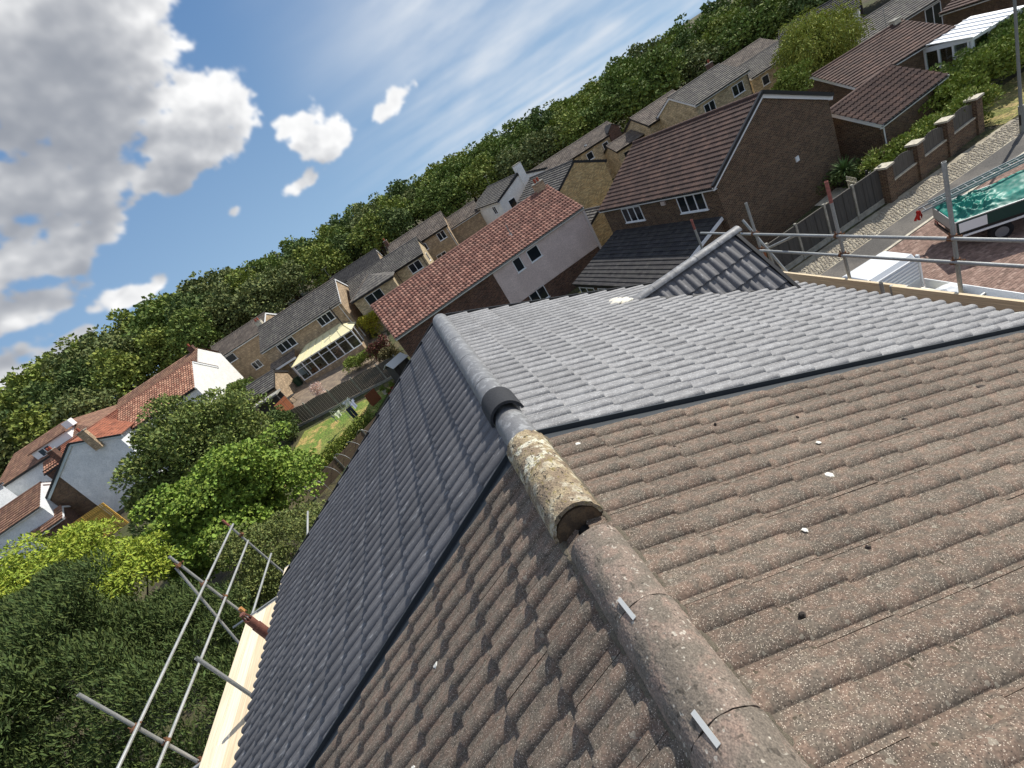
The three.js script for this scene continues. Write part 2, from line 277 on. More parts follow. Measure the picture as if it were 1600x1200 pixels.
const newTex = (seed, t, litBloom = 0) => tex(384, 512, (u, v) => {
  const f = fn(u, v, 80, 2, seed), st = fn(u * 1.0, v * 0.2, 40, 3, seed + 2), bl = fn(u, v, 4, 4, seed + 5); // cement streaks run down the tile; the front set adds painted sunlight
  let c = lerp3([88, 87, 89], [102, 101, 102], bl); c = lerp3(c, [188, 188, 187], sstep(0.62, 0.86, st * 0.75 + bl * 0.35) * 0.5); if (litBloom) { const sp = fn(u, v, 70, 2, seed + 14); c = lerp3(c, [166, 166, 165], litBloom * (0.62 + 0.38 * sstep(0.3, 0.7, 0.6 * fn(u, v, 6, 3, seed + 12) + 0.4 * sp))); if (sp > 0.74) c = lerp3(c, [214, 214, 212], 0.6); } return sc(c, t * (0.9 + 0.2 * f));
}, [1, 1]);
const tileMats = (set, litBloom) => set.map(([s, t]) => new THREE.MeshPhysicalMaterial({ map: newTex(s, t, litBloom), bumpMap: gritTile, bumpScale: 0.0007, roughness: 0.66, side: THREE.DoubleSide, specularIntensity: 1 }));
const newMats = tileMats([[301, 1], [305, 0.95], [309, 1.05]], 0), litBloomMats = tileMats([[321, 1], [325, 0.96], [329, 1.04]], 0.62);  // front set: cement dust, lightened further to paint in the sunny slope's brightness
const oldGeos = [0, 1, 2, 3, 4, 5].map(i => rollTile(i === 5 ? 0.02 : 0, i * 0.137, 900 + i, { chip: i % 2 ? 0.007 : 0.003 })), newGeos = [0, 1, 2].map(i => rollTile(0, i * 0.137, 950 + i, { hw: 0.045, pw: 0.5 }));
const AX = { front: [[0, 0, -1], [ST, CT, 0], [CT, -ST, 0]], rear: [[0, 0, 1], [-ST, CT, 0], [-CT, -ST, 0]] };
const basis = (ax, o) => new THREE.Matrix4().makeBasis(...ax.map(a => new THREE.Vector3(...a))).setPosition(...o);
function layTiles(spec, geos, mats, seed, limit, mkName) { // spec: [{m, parent, key}] matrices; the first ones by key become tiles of their own
  const R = rng(seed), rest = new Map(); spec.sort((a, b) => a.key - b.key);
  spec.forEach((s, i) => {
    const gi = Math.floor(R() * geos.length), mi = Math.floor(R() * mats.length), j = new THREE.Matrix4().makeRotationFromEuler(new THREE.Euler((R() - 0.5) * 0.006 * s.j, (R() - 0.5) * 0.008 * s.j, (R() - 0.5) * 0.012 * s.j)).setPosition((R() - 0.5) * 0.003 * s.j, 0.004 * R() * s.j, (R() - 0.5) * 0.012 * s.j), m = s.m.clone().multiply(j);
    if (i < limit) { const t = put(mkName, geos[gi], (s.mats || mats)[mi], s.parent); t.applyMatrix4(m); } else { const k = s.parent.uuid + mi; if (!rest.has(k)) rest.set(k, [s.parent, (s.mats || mats)[mi], []]); rest.get(k)[2].push(geos[gi].clone().applyMatrix4(m)); }
  });
  for (const [p, mt, gs] of rest.values()) put('roof_tiles', merge(gs), mt, p).userData.kind = 'stuff';
}
function ridgeGeo(L, r, th, seed, rough = 0, o = {}) { // half round ridge tile: axis along z from 0 to L, crown at y = r
  const nA = 20, nL = o.nL || 8, a0 = (o.arc || 82) * Math.PI / 180, R = (x, y, z) => rough * (noise3.noise(x * 26 + seed, y * 26, z * 26) + 0.5 * noise3.noise(x * 70 + seed, y * 70, z * 70));
  const P = (i, j, rr) => { const a = -a0 + 2 * a0 * i / nA, z = L * j / nL, x = Math.sin(a) * rr, y = Math.cos(a) * rr; const d = rr === r ? R(x, y, z) : 0, tap = 1 + (o.flare || 0) * Math.pow(1 - j / nL, 6); return [x * (1 + d / r) * tap, (y + d) * (o.sq || 1), z + (j === 0 || j === nL ? R(x + 5, y, z) * 1.5 : 0)]; };
  const surf = (rr) => { const pos = [], uv = [], idx = []; for (let j = 0; j <= nL; j++) for (let i = 0; i <= nA; i++) { pos.push(...P(i, j, rr)); uv.push(rr * 2 * a0 * i / nA + seed * 0.37, L * j / nL + seed * 0.21); } for (let j = 0; j < nL; j++) for (let i = 0; i < nA; i++) { const a = j * (nA + 1) + i; idx.push(a, a + 1, a + nA + 1, a + 1, a + nA + 2, a + nA + 1); } const g = new THREE.BufferGeometry(); g.setAttribute('position', new THREE.Float32BufferAttribute(pos, 3)); g.setAttribute('uv', new THREE.Float32BufferAttribute(uv, 2)); g.setIndex(idx); g.computeVertexNormals(); return g; };
  const b = new GB(), q = r - th;
  for (const j of [0, nL]) for (let i = 0; i < nA; i++) b.quad(P(i, j, q), P(i + 1, j, q), P(i + 1, j, r), P(i, j, r));
  for (const i of [0, nA]) for (let j = 0; j < nL; j++) b.quad(P(i, j, q), P(i, j + 1, q), P(i, j + 1, r), P(i, j, r));
  return merge([surf(r), surf(q), b.geo()]);
}
function slopeDeck(x1, z0, z1, s) { const g = new GB(), t = 0.02; g.quad([0, YA - t, z0], [s * x1, YA - t - x1 * Math.tan(TH), z0], [s * x1, YA - t - x1 * Math.tan(TH), z1], [0, YA - t, z1]); return g.geo(); }
const felt = plain('#2a2826', 1);
const inGable = (x, z) => x > 2.45 && x < 4.36 && YA - x * Math.tan(TH) + 0.1 < 9.47 - Math.abs(z + 6.32) * 0.93;
function houseBody(h, z0, z1, mat) {
  new GB().prism([[-4.4, 0], [4.4, 0], [4.4, YA - 0.16 - 4.4 * 0.477], [0, YA - 0.16], [-4.4, YA - 0.16 - 4.4 * 0.477]], z0, z1).build('wall', mat, h);
  for (const s of [-1, 1]) { bx(s > 0 ? 4.45 : -4.47, 8.28, z0, s > 0 ? 4.47 : -4.45, 8.47, z1).build('fascia', M.black, h); const g = new THREE.CylinderGeometry(0.06, 0.06, z1 - z0, 12, 1, true, 0, Math.PI); g.rotateZ(Math.PI / 2); g.rotateY(Math.PI / 2); g.translate(s * 4.56, 8.43, (z0 + z1) / 2); put('gutter', g, M.black, h); }
}
{ // the old half, towards us
  const h = thing('house', 'house under weathered brown roll tiles with lichen on its ridge', 'house'); houseBody(h, ZB + 0.1, 2.4, M.brickBrown);
  const spec = [];
  for (const [nm, s] of [['front_slope', 1], ['rear_slope', -1]]) {
    const p = put(nm, slopeDeck(4.55, ZB + 0.04, 2.4, s), felt, h), ax = AX[s > 0 ? 'front' : 'rear'];
    for (let k = 0; k < NC; k++) for (let i = 0; i < 17; i++) {
      const zA = ZB + 0.05 + i * TW, d = 0.1 + k * GA, o = [s * d * CT, YA - d * ST, s > 0 ? zA + TW : zA]; // the tile's x axis runs along -z on the front slope
      spec.push({ m: basis(ax, o), parent: p, j: 1, key: Math.hypot(o[0], o[1] - 12.3, o[2]) + (o[2] > -0.3 ? 50 + o[2] * 9 : 0) - (Math.abs(o[0]) > 3.4 && o[2] > -1.6 ? -20 : 0) });
    }
  }
  layTiles(spec, oldGeos, oldMats, 11, 300, 'roof_tile');
  // ridge: tiles bedded in mortar, the two at the party line stand proud and carry lichen
  const old = (seed, lich) => std({ map: tex(512, 512, (u, v) => { const a = fn(u, v, 6, 5, seed), f = fn(u, v, 128, 2, seed + 3), sp = fn(u, v, 40, 2, seed + 5), bigl = fn(u, v, 10, 4, seed + 9); let c = lerp3([134, 119, 107], [114, 105, 94], sstep(0.35, 0.65, a)); if (lich) { c = lerp3([158, 142, 114], [132, 116, 96], sstep(0.35, 0.6, a)); c = lerp3(c, [206, 202, 182], sstep(0.46, 0.66, bigl) * lich); c = lerp3(c, [128, 116, 66], sstep(0.62, 0.78, fn(u, v, 22, 3, seed + 30)) * 0.55); c = lerp3(c, [52, 46, 36], sstep(0.7, 0.8, fn(u, v, 30, 2, seed + 31)) * 0.8); } else { c = lerp3(c, [148, 124, 110], sstep(0.55, 0.75, bigl) * 0.5); c = lerp3(c, [196, 190, 176], sstep(0.74, 0.82, sp) * 0.7); c = lerp3(c, [70, 64, 56], sstep(0.72, 0.85, fn(u, v, 26, 2, seed + 33)) * 0.6); } return sc(c, 0.74 + 0.52 * f); }, [0.5, 0.5]), bumpMap: GRIT, bumpScale: lich ? 0.012 : 0.006, roughness: 0.97 });
  const mA = old(501, 0), mB = old(511, 0.55), mC = old(521, 0.95), YR = YA - 0.07;
  for (let k = 0; k < 8; k++) { const z = -1.205 + (k - 1) * 0.45, m = put('ridge_tile', ridgeGeo(0.446, 0.132 + 0.002 * (k % 3), 0.017, k + 1, 0.0035, { arc: 84 }), mA, h); m.position.set(0.002 * Math.sin(k * 3), YR, z); m.rotation.x = 0.004 * Math.sin(k * 5); }
  let m = put('ridge_tile', ridgeGeo(0.47, 0.142, 0.02, 21, 0.006, { arc: 88 }), mB, h); m.position.set(-0.01, YR + 0.045, -2.24); m.rotation.x = -0.03; m.userData.label = 'raised ridge tile crusted with brown and yellow lichen';
  m = put('ridge_tile', ridgeGeo(0.44, 0.138, 0.02, 23, 0.008, { arc: 86 }), mC, h); m.position.set(-0.008, YR + 0.042, -2.67); m.userData.label = 'ridge tile crusted with pale lichen';
  // mortar bedding under the tile edges and in the open end
  const bed = new GB(), mort = blotch([150, 140, 120], [120, 110, 94], 12, 531, 0.4, { bump: 0.01 }), Rm = rng(4), bits = [];
  for (const s of [-1, 1]) for (let z = -2.66; z < 2.2; z += 0.035) { const g = new THREE.IcosahedronGeometry(0.014 + 0.012 * Rm(), 1); g.scale(1, 0.7, 1.5); g.translate(s * (0.121 + 0.006 * Rm()), YA - 0.05 + 0.008 * Rm() + (z < -1.8 ? 0.02 : 0), z); bits.push(g); }
  put('mortar_bed', merge(bits), mort, h).userData.kind = 'stuff';
  { const pts = []; for (let i = 0; i <= 20; i++) { const a = Math.PI * i / 20; pts.push([-0.01 + 0.126 * Math.cos(a), YR + 0.035 + 0.126 * Math.sin(a)]); } pts.push([-0.16, YR - 0.04], [0.12, YR - 0.04]); new GB().prism(pts, -1.86, -1.782).build('mortar_plug', blotch([104, 84, 62], [82, 66, 50], 9, 533, 0.3, { bump: 0.01 }), h); }
  // strap clips over two joints
  for (const z of [-1.205, -0.755]) { const r = 0.139, a = -0.26, g = new GB(); g.box(-0.0085, 0, -0.052, 0.0085, 0.003, 0.052); const c = g.build('ridge_clip', plain('#d6d6d0', 0.35, { metalness: 0.35 }), h); c.position.set(Math.sin(a) * r, YR + Math.cos(a) * r, z); c.rotation.set(0, 0.08, -a); }
  // droppings, moss pads and flakes lying on the tiles
  const Rd = rng(77), blob = (r, fl) => { const g = new THREE.IcosahedronGeometry(1, 2), p = g.attributes.position; for (let i = 0; i < p.count; i++) { const k = 1 + 0.5 * noise3.noise(p.getX(i) * 2 + r * 900, p.getY(i) * 2, p.getZ(i) * 2); p.setXYZ(i, p.getX(i) * k, p.getY(i) * k, p.getZ(i) * k); } g.computeVertexNormals(); g.scale(r, fl, r * (0.6 + 0.7 * Rd())); return g; };
  const drop = plain('#dcdad0', 0.9), moss = blotch([70, 62, 36], [50, 44, 30], 20, 541, 0.2, { bump: 0.01 }), flake = plain('#3a332e', 0.95);
  const onRoof = (s, d, z, g, nm, mt) => { const q = put(nm, g, mt, h); q.applyMatrix4(basis(AX[s > 0 ? 'front' : 'rear'], [s * d * CT + s * ST * 0.021, YA - d * ST + CT * 0.021, z])); };
  for (const [s, d, z, r] of [[1, 0.87, -1.33, 0.013], [1, 0.36, -0.74, 0.008], [1, 1.32, -1.62, 0.02], [1, 1.55, -1.9, 0.014], [1, 0.7, -1.98, 0.012], [1, 2.05, -1.75, 0.02], [1, 0.62, -0.94, 0.01], [1, 2.6, -2.3, 0.016], [-1, 0.75, -1.98, 0.018], [-1, 1.28, -2.12, 0.03], [-1, 1.6, -1.75, 0.02], [-1, 0.42, -2.2, 0.012], [-1, 1.9, -1.95, 0.016], [1, 0.3, -2.5, 0.016]]) onRoof(s, d, z, blob(r, 0.003), 'bird_dropping', drop);
  for (let i = 0; i < 26; i++) { const s = Rd() < 0.55 ? 1 : -1, d = 0.2 + 3.6 * Rd() ** 1.5, z = -2.6 + 2.3 * Rd(); onRoof(s, d, z, blob(0.003 + 0.006 * Rd(), 0.004), 'moss_pad', moss); }
  for (const [d, z, r] of [[3.05, -2.02, 0.05], [0.5, -0.98, 0.012], [1.0, -1.15, 0.01], [2.2, -1.9, 0.016], [1.7, -2.2, 0.013], [0.8, -2.2, 0.01], [1.2, -2.35, 0.011], [2.7, -1.5, 0.018]]) onRoof(1, d, z, blob(r, 0.012), 'tile_flake', flake);
}
{ // the re-roofed half beyond the party line
  const h = thing('renewed_house', 'house with new grey roof tiles and a small cross gable', 'house'); houseBody(h, -7.2, ZB + 0.08, M.brickBrown);
  const spec = [];
  for (const [nm, s] of [['front_slope', 1], ['rear_slope', -1]]) {
    const p = put(nm, slopeDeck(4.55, -7.22, ZB - 0.02, s), felt, h), ax = AX[s > 0 ? 'front' : 'rear'];
    for (let k = 0; k < NC; k++) for (let i = 0; i < 15; i++) {
      const zA = ZB - 0.06 - (i + 1) * TW, d = 0.1 + k * GA, o = [s * d * CT, YA - d * ST, s > 0 ? zA + TW : zA];
      if (s > 0 && inGable(o[0] + 0.1, zA + 0.15) && inGable(o[0] + 0.2, zA) && inGable(o[0] + 0.2, zA + 0.3)) continue;
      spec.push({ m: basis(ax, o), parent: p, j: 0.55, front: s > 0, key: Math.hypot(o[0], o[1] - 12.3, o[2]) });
    }
  }
  spec.forEach(s => { s.mats = s.front ? litBloomMats : newMats; }); layTiles(spec, newGeos, newMats, 13, 300, 'roof_tile');
  // cross gable towards the street
  const gz = -6.32, gy = 9.47, gt = 43 * Math.PI / 180, gs = Math.sin(gt), gc = Math.cos(gt), gp = new THREE.Group(); gp.name = 'cross_gable'; h.add(gp);
  const sp2 = [];
  for (const s of [1, -1]) for (let k = 0; k < 4; k++) for (let i = 0; i < 7; i++) {
    const d = 0.09 + k * GA, x = 4.4 - (s > 0 ? i + 1 : i) * TW, y = gy - d * gs, z = gz + s * d * gc, ye = gy - (d + GA) * gs; if (ye < YA - (x + (s > 0 ? TW : 0)) * Math.tan(TH) - 0.22) continue;
    const ax = s > 0 ? [[1, 0, 0], [0, gc, gs], [0, -gs, gc]] : [[-1, 0, 0], [0, gc, -gs], [0, -gs, -gc]];
    sp2.push({ m: basis(ax, [x, y, z]), parent: gp, j: 0.5, key: -z });
  }
  layTiles(sp2, newGeos, newMats, 17, 99, 'gable_tile');
  new GB().prism([[-gz - 0.98, gy - 0.99], [-gz + 0.98, gy - 0.99], [-gz, gy - 0.06]].map(p => [p[0], p[1]]), 0, 0.08).build('gable_wall', M.brickBrown, gp).rotation.y = Math.PI / 2;
  gp.children[gp.children.length - 1].position.x = 4.25;
  for (const s of [-1, 1]) { new GB().beam([4.42, gy + 0.02, gz], [4.42, gy - 1.3 * gs, gz + s * 1.3 * gc], 0.05, 0.09).build('verge_trim', M.black, gp); new GB().beam([2.5, YA - 2.5 * 0.477 + 0.035, gz + s * 0.03], [4.46, YA - 4.46 * 0.477 + 0.04, gz + s * 0.9], 0.09, 0.012).build('valley_lead', plain('#24262a', 0.6), gp); }
  const rm = new THREE.MeshPhysicalMaterial({ map: tex(512, 512, (u, v) => { const a = fn(u, v, 5, 5, 601), f = fn(u, v, 90, 2, 603), b = fn(u, v, 12, 3, 607); let c = lerp3([108, 108, 109], [124, 124, 124], a); c = lerp3(c, [176, 178, 178], sstep(0.5, 0.8, b) * 0.55); return sc(c, 0.88 + 0.24 * f); }, [0.5, 0.5]), bumpMap: GRIT, bumpScale: 0.0015, roughness: 0.55, side: THREE.DoubleSide, clearcoat: 0.3, clearcoatRoughness: 0.5 });
  for (let k = 0; k < 5; k++) { const m = put('ridge_tile', ridgeGeo(0.42, 0.105, 0.016, 60 + k, 0.001, { arc: 70, flare: 0.05 }), rm, gp); m.position.set(2.5 + 0.40 * k, gy - 0.05 + 0.002 * k, gz); m.rotation.y = Math.PI / 2; }
  const cap = new THREE.CylinderGeometry(0.1, 0.1, 0.02, 20, 1, false, 0, Math.PI); cap.rotateX(Math.PI / 2); cap.rotateY(Math.PI / 2); put('ridge_end_cap', cap, plain('#cfc59a', 0.8), gp).position.set(4.53, gy - 0.06, gz);
  const pm = rng(9), patch = []; for (let i = 0; i < 26; i++) { const g = new THREE.IcosahedronGeometry(0.035 + 0.03 * pm(), 1); g.scale(1.4, 0.35, 1); const x = 2.24 + 0.24 * pm(), z = -6.42 + 0.24 * pm(); g.translate(x, YA - x * 0.477 + 0.045, z); patch.push(g); }
  put('mortar_patch', merge(patch), plain('#ded8c8', 0.95), h);
  // main ridge: half rounds from the far verge to the raised black one, then a low grey one under the party line
  const YR = YA - 0.055;
  for (let k = 0; k < 9; k++) { const z = -7.26 + k * 0.4175, m = put('ridge_tile', ridgeGeo(0.416, 0.124, 0.016, 40 + k, 0.0012, { arc: 80, flare: 0.02 }), rm, h); m.position.set(0, YR + 0.004 * (k % 2), z); }
  const bm = new THREE.MeshStandardMaterial({ map: tex(256, 256, (u, v) => sc([40, 41, 44], 0.8 + 0.5 * fn(u, v, 60, 2, 611)), [0.4, 0.4]), roughness: 0.8, bumpMap: GRIT, bumpScale: 0.003, side: THREE.DoubleSide });
  let m = put('ridge_tile', ridgeGeo(0.36, 0.146, 0.022, 70, 0.001, { arc: 86 }), bm, h); m.position.set(0.01, YR + 0.022, -3.52); m.rotation.x = -0.035; m.userData.label = 'raised black ridge tile with an open end';
  m = put('ridge_tile', ridgeGeo(0.62, 0.122, 0.018, 71, 0.0012, { arc: 82 }), rm, h); m.position.set(0.002, YR - 0.012, -3.28);
  // bonding gutter down both slopes at the party line
  const gut = plain('#30363b', 0.5);
  for (const s of [-1, 1]) { const Pt = (d, y, z) => [s * d * CT + s * ST * y, YA - d * ST + CT * y, z], g = new GB(); for (const [z0, z1, y0, y1] of [[-0.055, -0.043, -0.02, 0.04], [-0.043, 0.05, -0.02, 0.002]]) { const a = 0.08, b = 5.16, c = [[a, y0], [b, y0], [b, y1], [a, y1]].map(q => [Pt(q[0], q[1], ZB + z0), Pt(q[0], q[1], ZB + z1)]); g.quad(c[0][0], c[1][0], c[2][0], c[3][0]); g.quad(c[0][1], c[1][1], c[2][1], c[3][1]); g.quad(c[3][0], c[2][0], c[2][1], c[3][1]); } g.build('bonding_gutter', gut, h); }
  // far verge caps
  for (const s of [-1, 1]) new GB().beam([s * 0.1, YA - 0.05, -7.27], [s * 4.66, YA - 4.66 * 0.477, -7.27], 0.03, 0.12).build('verge_trim', M.black, h);
  // brown soil vent pipe through the rear eaves with its lead slate
  const sv = thing('vent_pipe', 'reddish brown soil vent pipe with caged top at the tiled eaves', 'pipe', [-4.86, 8.1, -6.32]);
  const pm2 = blotch([128, 84, 70], [108, 68, 58], 8, 621, 0.5, { m: { roughness: 0.7 } });
  put('pipe', hollow([0, -0.9, 0], [0, 0.66, 0], 0.06, 0.006, 20), pm2, sv); put('collar', hollow([0, 0.02, 0], [0, 0.5, 0], 0.072, 0.006, 20), pm2, sv);
  for (let k = 0; k < 8; k++) { const a = k * Math.PI / 4; put('cage_bar', tube([0.055 * Math.cos(a), 0.66, 0.055 * Math.sin(a)], [0.03 * Math.cos(a), 0.78, 0.03 * Math.sin(a)], 0.006, 6), pm2, sv); }
  put('cap', tube([0, 0.77, 0], [0, 0.8, 0], 0.04, 14), pm2, sv);
  bx(-0.16, -0.02, -0.16, 0.2, 0.0, 0.16).build('lead_slate', M.lead, sv).rotation.z = 0.2;
}

// ---------------------------------------------------------------- houses
const D2R = Math.PI / 180;
function roofMat(cols, seed, o = {}) { // 10 by 10 tiles, 3.0 x 3.4 m, every tile its own tone
  return std({ map: tex(512, 512, (u, v) => { const i = Math.floor(u * 10), j = Math.floor(v * 10), n = fn(u, v, 96, 2, seed) - 0.5, b = fn(u, v, 3, 4, seed + 4) - 0.5, c = cols[Math.floor(h2(i, j, seed) * cols.length)]; return sc(c, 1 + 0.3 * n + 0.28 * b + 0.2 * (h2(i, j, seed + 2) - 0.5)); }, [3, 3.4]), roughness: 0.9, ...o });
}
const RM = {
  brown: roofMat([[86, 66, 58], [79, 60, 53], [93, 71, 61]], 701), terracotta: roofMat([[134, 95, 82], [122, 85, 74], [146, 108, 94]], 705), grey: roofMat([[102, 98, 92], [94, 90, 86], [110, 106, 98]], 709),
  slate: roofMat([[60, 58, 58], [54, 52, 53], [66, 64, 62]], 713), red: roofMat([[166, 122, 100], [154, 108, 88], [178, 136, 112]], 717), orange: roofMat([[172, 112, 86], [164, 104, 80], [158, 102, 80]], 721), brownWarm: roofMat([[132, 100, 80], [124, 92, 76], [138, 106, 86]], 725), greyBrown: roofMat([[112, 102, 92], [104, 94, 86], [118, 108, 98]], 729),
};
const STY = { roman: { tw: 0.15, amp: 0.03, st: 0.045, seg: 3 }, pan: { tw: 0.3, amp: 0.07, st: 0.06, seg: 4 }, flat: { tw: 0.3, amp: 0.012, st: 0.065, seg: 2 } };
function tiledGeo(L, len, sty, seed) { // x 0..L, y up, z 0..len down the slope; stepped courses with rolls
  const s = STY[sty], ga = len / Math.max(1, Math.round(len / 0.34)), nC = Math.round(len / ga), nx = Math.max(1, Math.round(L / s.tw)) * s.seg, pos = [], uv = [], R = rng(seed);
  const H = (i) => { const t = (i % s.seg) / s.seg; return s.amp * (s.seg === 2 ? (i % 2) : Math.pow(Math.sin(Math.PI * t), 2)); };
  for (let k = 0; k < nC; k++) {
    const lift = Array.from({ length: nx / s.seg + 1 }, () => (R() - 0.5) * 0.012);
    for (let i = 0; i < nx; i++) {
      const x0 = L * i / nx, x1 = L * (i + 1) / nx, l = lift[Math.floor(i / s.seg)], z0 = k * ga, z1 = z0 + ga, a = H(i), b = H(i + 1), t = s.st + l;
      const q = [[x0, a, z0], [x0, a + t, z1], [x1, b + t, z1], [x1, b, z0]], w = [[x0, a + t, z1], [x0, a - 0.02, z1 + 0.002], [x1, b - 0.02, z1 + 0.002], [x1, b + t, z1]];
      for (const f of [q, w]) for (const m of [0, 1, 2, 0, 2, 3]) { pos.push(...f[m]); uv.push(f[m][0], -f[m][2]); }
    }
  }
  const g = new THREE.BufferGeometry(); g.setAttribute('position', new THREE.Float32BufferAttribute(pos, 3)); g.setAttribute('uv', new THREE.Float32BufferAttribute(uv, 2)); g.computeVertexNormals(); return g;
}
function slopeTo(geo, o, u, v) { const U = new THREE.Vector3(...u).normalize(), V = new THREE.Vector3(...v).normalize(), N = V.clone().cross(U).normalize(); return geo.applyMatrix4(new THREE.Matrix4().makeBasis(U, N, V).setPosition(...o)); }
function windowAt(par, f, x, y, w, h, n, o = {}) { // f: [origin, turn] of the wall face; x,y = middle of the sill
  const g = new GB(), b = 0.055; g.box(-w / 2, 0, -0.02, w / 2, b, 0.05); g.box(-w / 2, h - b, -0.02, w / 2, h, 0.05); g.box(-w / 2, b, -0.02, -w / 2 + b, h - b, 0.05); g.box(w / 2 - b, b, -0.02, w / 2, h - b, 0.05);
  for (let i = 1; i < n; i++) { const c = -w / 2 + w * i / n; g.box(c - 0.035, b, -0.02, c + 0.035, h - b, 0.048); }
  const m = g.build(o.door ? 'glazed_door' : 'window', o.frame || M.upvc, par); m.position.set(f[0][0] + x * Math.cos(f[1]), y, f[0][2] - x * Math.sin(f[1])); m.rotation.y = f[1];
  for (let i = 0; i < n; i++) { const x0 = -w / 2 + w * i / n + 0.036, x1 = -w / 2 + w * (i + 1) / n - 0.036; bx(x0, b, -0.012, x1, h - b, 0.018).build('pane', o.glass || M.glass, m); if (o.blind && i === o.blind - 1) bx(x0 + 0.02, h * 0.45, 0.02, x1 - 0.02, h - b, 0.024).build('blind', M.cream, m); }
  if (!o.door) bx(-w / 2 - 0.06, -0.06, -0.02, w / 2 + 0.06, -0.002, 0.1).build('sill', o.frame || M.upvc, m);
  return m;
}
let hs = 1000;
// at: middle of the front roof edge on plan, y = ground; eave/ridge are heights above y 0
function house(o) {
  const { L, D, eave, ridge } = o, ov = o.over ?? 0.3, vo = o.verge ?? 0.15, rd = o.rd ?? D / 2, g0 = o.g ?? gh(o.at[0], o.at[1]), base = -1.2, E = eave - g0, Rg = ridge - g0, sl = (Rg - E) / rd, sb = (Rg - E) / (D - rd);
  const h = thing(o.name || 'house', o.label, o.cat || 'house', [o.at[0], g0, o.at[1]], (o.rot || 0) * D2R, o.group);
  const wx = L / 2 - vo, wf = -ov, wb = -D + ov, top = Rg - 0.09, yf = E + ov * sl - 0.09, yb = E + ov * sb - 0.09;
  const w = new GB().prism([[-wf, base], [-wf, yf], [rd, top], [-wb, yb], [-wb, base]].map(p => [p[0], p[1]]), -wx, wx); // x of the profile runs back
  const wg = w.geo(); wg.rotateY(Math.PI / 2); // profile x -> -z
  put('wall', wg, o.wall, h);
  const sty = o.sty || 'flat', rm = o.roof;
  const up = (m, e) => { if (o.hipR || o.hipL) return; };
  const r1 = Math.hypot(rd, Rg - E), r2 = Math.hypot(D - rd, Rg - E);
  const roof = put('roof', slopeTo(tiledGeo(L, r1, sty, hs++), [-L / 2, Rg, -rd], [1, 0, 0], [0, E - Rg, rd]), rm, h);
  put('roof', slopeTo(tiledGeo(L, r2, sty, hs++), [L / 2, Rg, -rd], [-1, 0, 0], [0, E - Rg, rd - D]), rm, h);
  // ridge tiles in a row
  const n = Math.round(L / 0.45), rg = []; for (let i = 0; i < n; i++) { const g = new THREE.CylinderGeometry(0.12, 0.125, L / n - 0.012, 10, 1, true, 0, Math.PI); g.rotateZ(Math.PI / 2); g.rotateX(-Math.PI / 2 + Math.PI); g.rotateX(-Math.PI / 2); g.translate(-L / 2 + (i + 0.5) * L / n, Rg + 0.0, -rd); rg.push(g); }
  const rr = merge(rg); put('ridge_tiles', rr, o.ridgeMat || rm, roof).userData.kind = 'stuff';
  const tm = o.trim || M.upvc;
  bx(-L / 2 + 0.02, E - 0.2, -0.1, L / 2 - 0.02, E - 0.02, -0.075).build('fascia', tm, h); bx(-L / 2 + 0.02, E - 0.2, -D + 0.075, L / 2 - 0.02, E - 0.02, -D + 0.1).build('fascia', tm, h);
  if (ov > 0.15) bx(-L / 2 + 0.03, E - 0.205, -ov + 0.001, L / 2 - 0.03, E - 0.185, -0.101).build('soffit', tm, h);
  { const g = new THREE.CylinderGeometry(0.055, 0.055, L, 10, 1, true, 0, Math.PI); g.rotateZ(Math.PI / 2); g.rotateX(Math.PI); put('gutter', g, o.gut || M.black, h).position.set(0, E - 0.04, -0.01); }
  for (const s of [-1, 1]) { const x = s * (L / 2 - 0.06); for (const [z, dz] of [[0, 0], [-D, 0]]) new GB().beam([x, E - 0.13 + dz, z], [x, Rg - 0.13, -rd], 0.03, 0.2).build('bargeboard', o.barge || tm, h); }
  const F = { front: [[0, 0, wf], 0], back: [[0, 0, wb], Math.PI], right: [[wx, 0, -D / 2], Math.PI / 2], left: [[-wx, 0, -D / 2], -Math.PI / 2] };
  for (const q of o.wins || []) windowAt(h, F[q[0]], q[1], q[2] - g0, q[3], q[4], q[5], q[6] || {});
  for (const q of o.pipes || []) put('downpipe', tube([q[0], -0.5, wf + 0.06], [q[0], E - 0.15, wf + 0.06], 0.035, 8), q[1] || M.black, h);
  for (const c of o.chim || []) { // [x, z, w, d, y0, y1, mat, pots]
    const [x, z, cw, cd, y0, y1, mt, pots] = c, ch = bx(x - cw / 2, y0 - g0, z - cd / 2, x + cw / 2, y1 - g0, z + cd / 2).build('chimney', mt, h);
    bx(x - cw / 2 - 0.04, y1 - g0 + 0.001, z - cd / 2 - 0.04, x + cw / 2 + 0.04, y1 - g0 + 0.07, z + cd / 2 + 0.04).build('cap', M.concrete, ch);
    for (let i = 0; i < pots; i++) put('pot', hollow([x + (i - (pots - 1) / 2) * 0.3, y1 - g0 + 0.07, z], [x + (i - (pots - 1) / 2) * 0.3, y1 - g0 + 0.42, z], 0.1, 0.02, 12), M.terracotta, ch);
  }
  for (const a of o.vents || []) { const p = put('roof_vent', tube([a[0], a[1] - g0, a[2]], [a[0], a[1] - g0 + (a[3] || 0.35), a[2]], 0.05, 8), M.grey, h); put('flashing', new THREE.BoxGeometry(0.34, 0.03, 0.4).rotateX(Math.atan(sl)).translate(a[0], a[1] - g0 + 0.1, a[2] + 0.05), M.lead, p); }
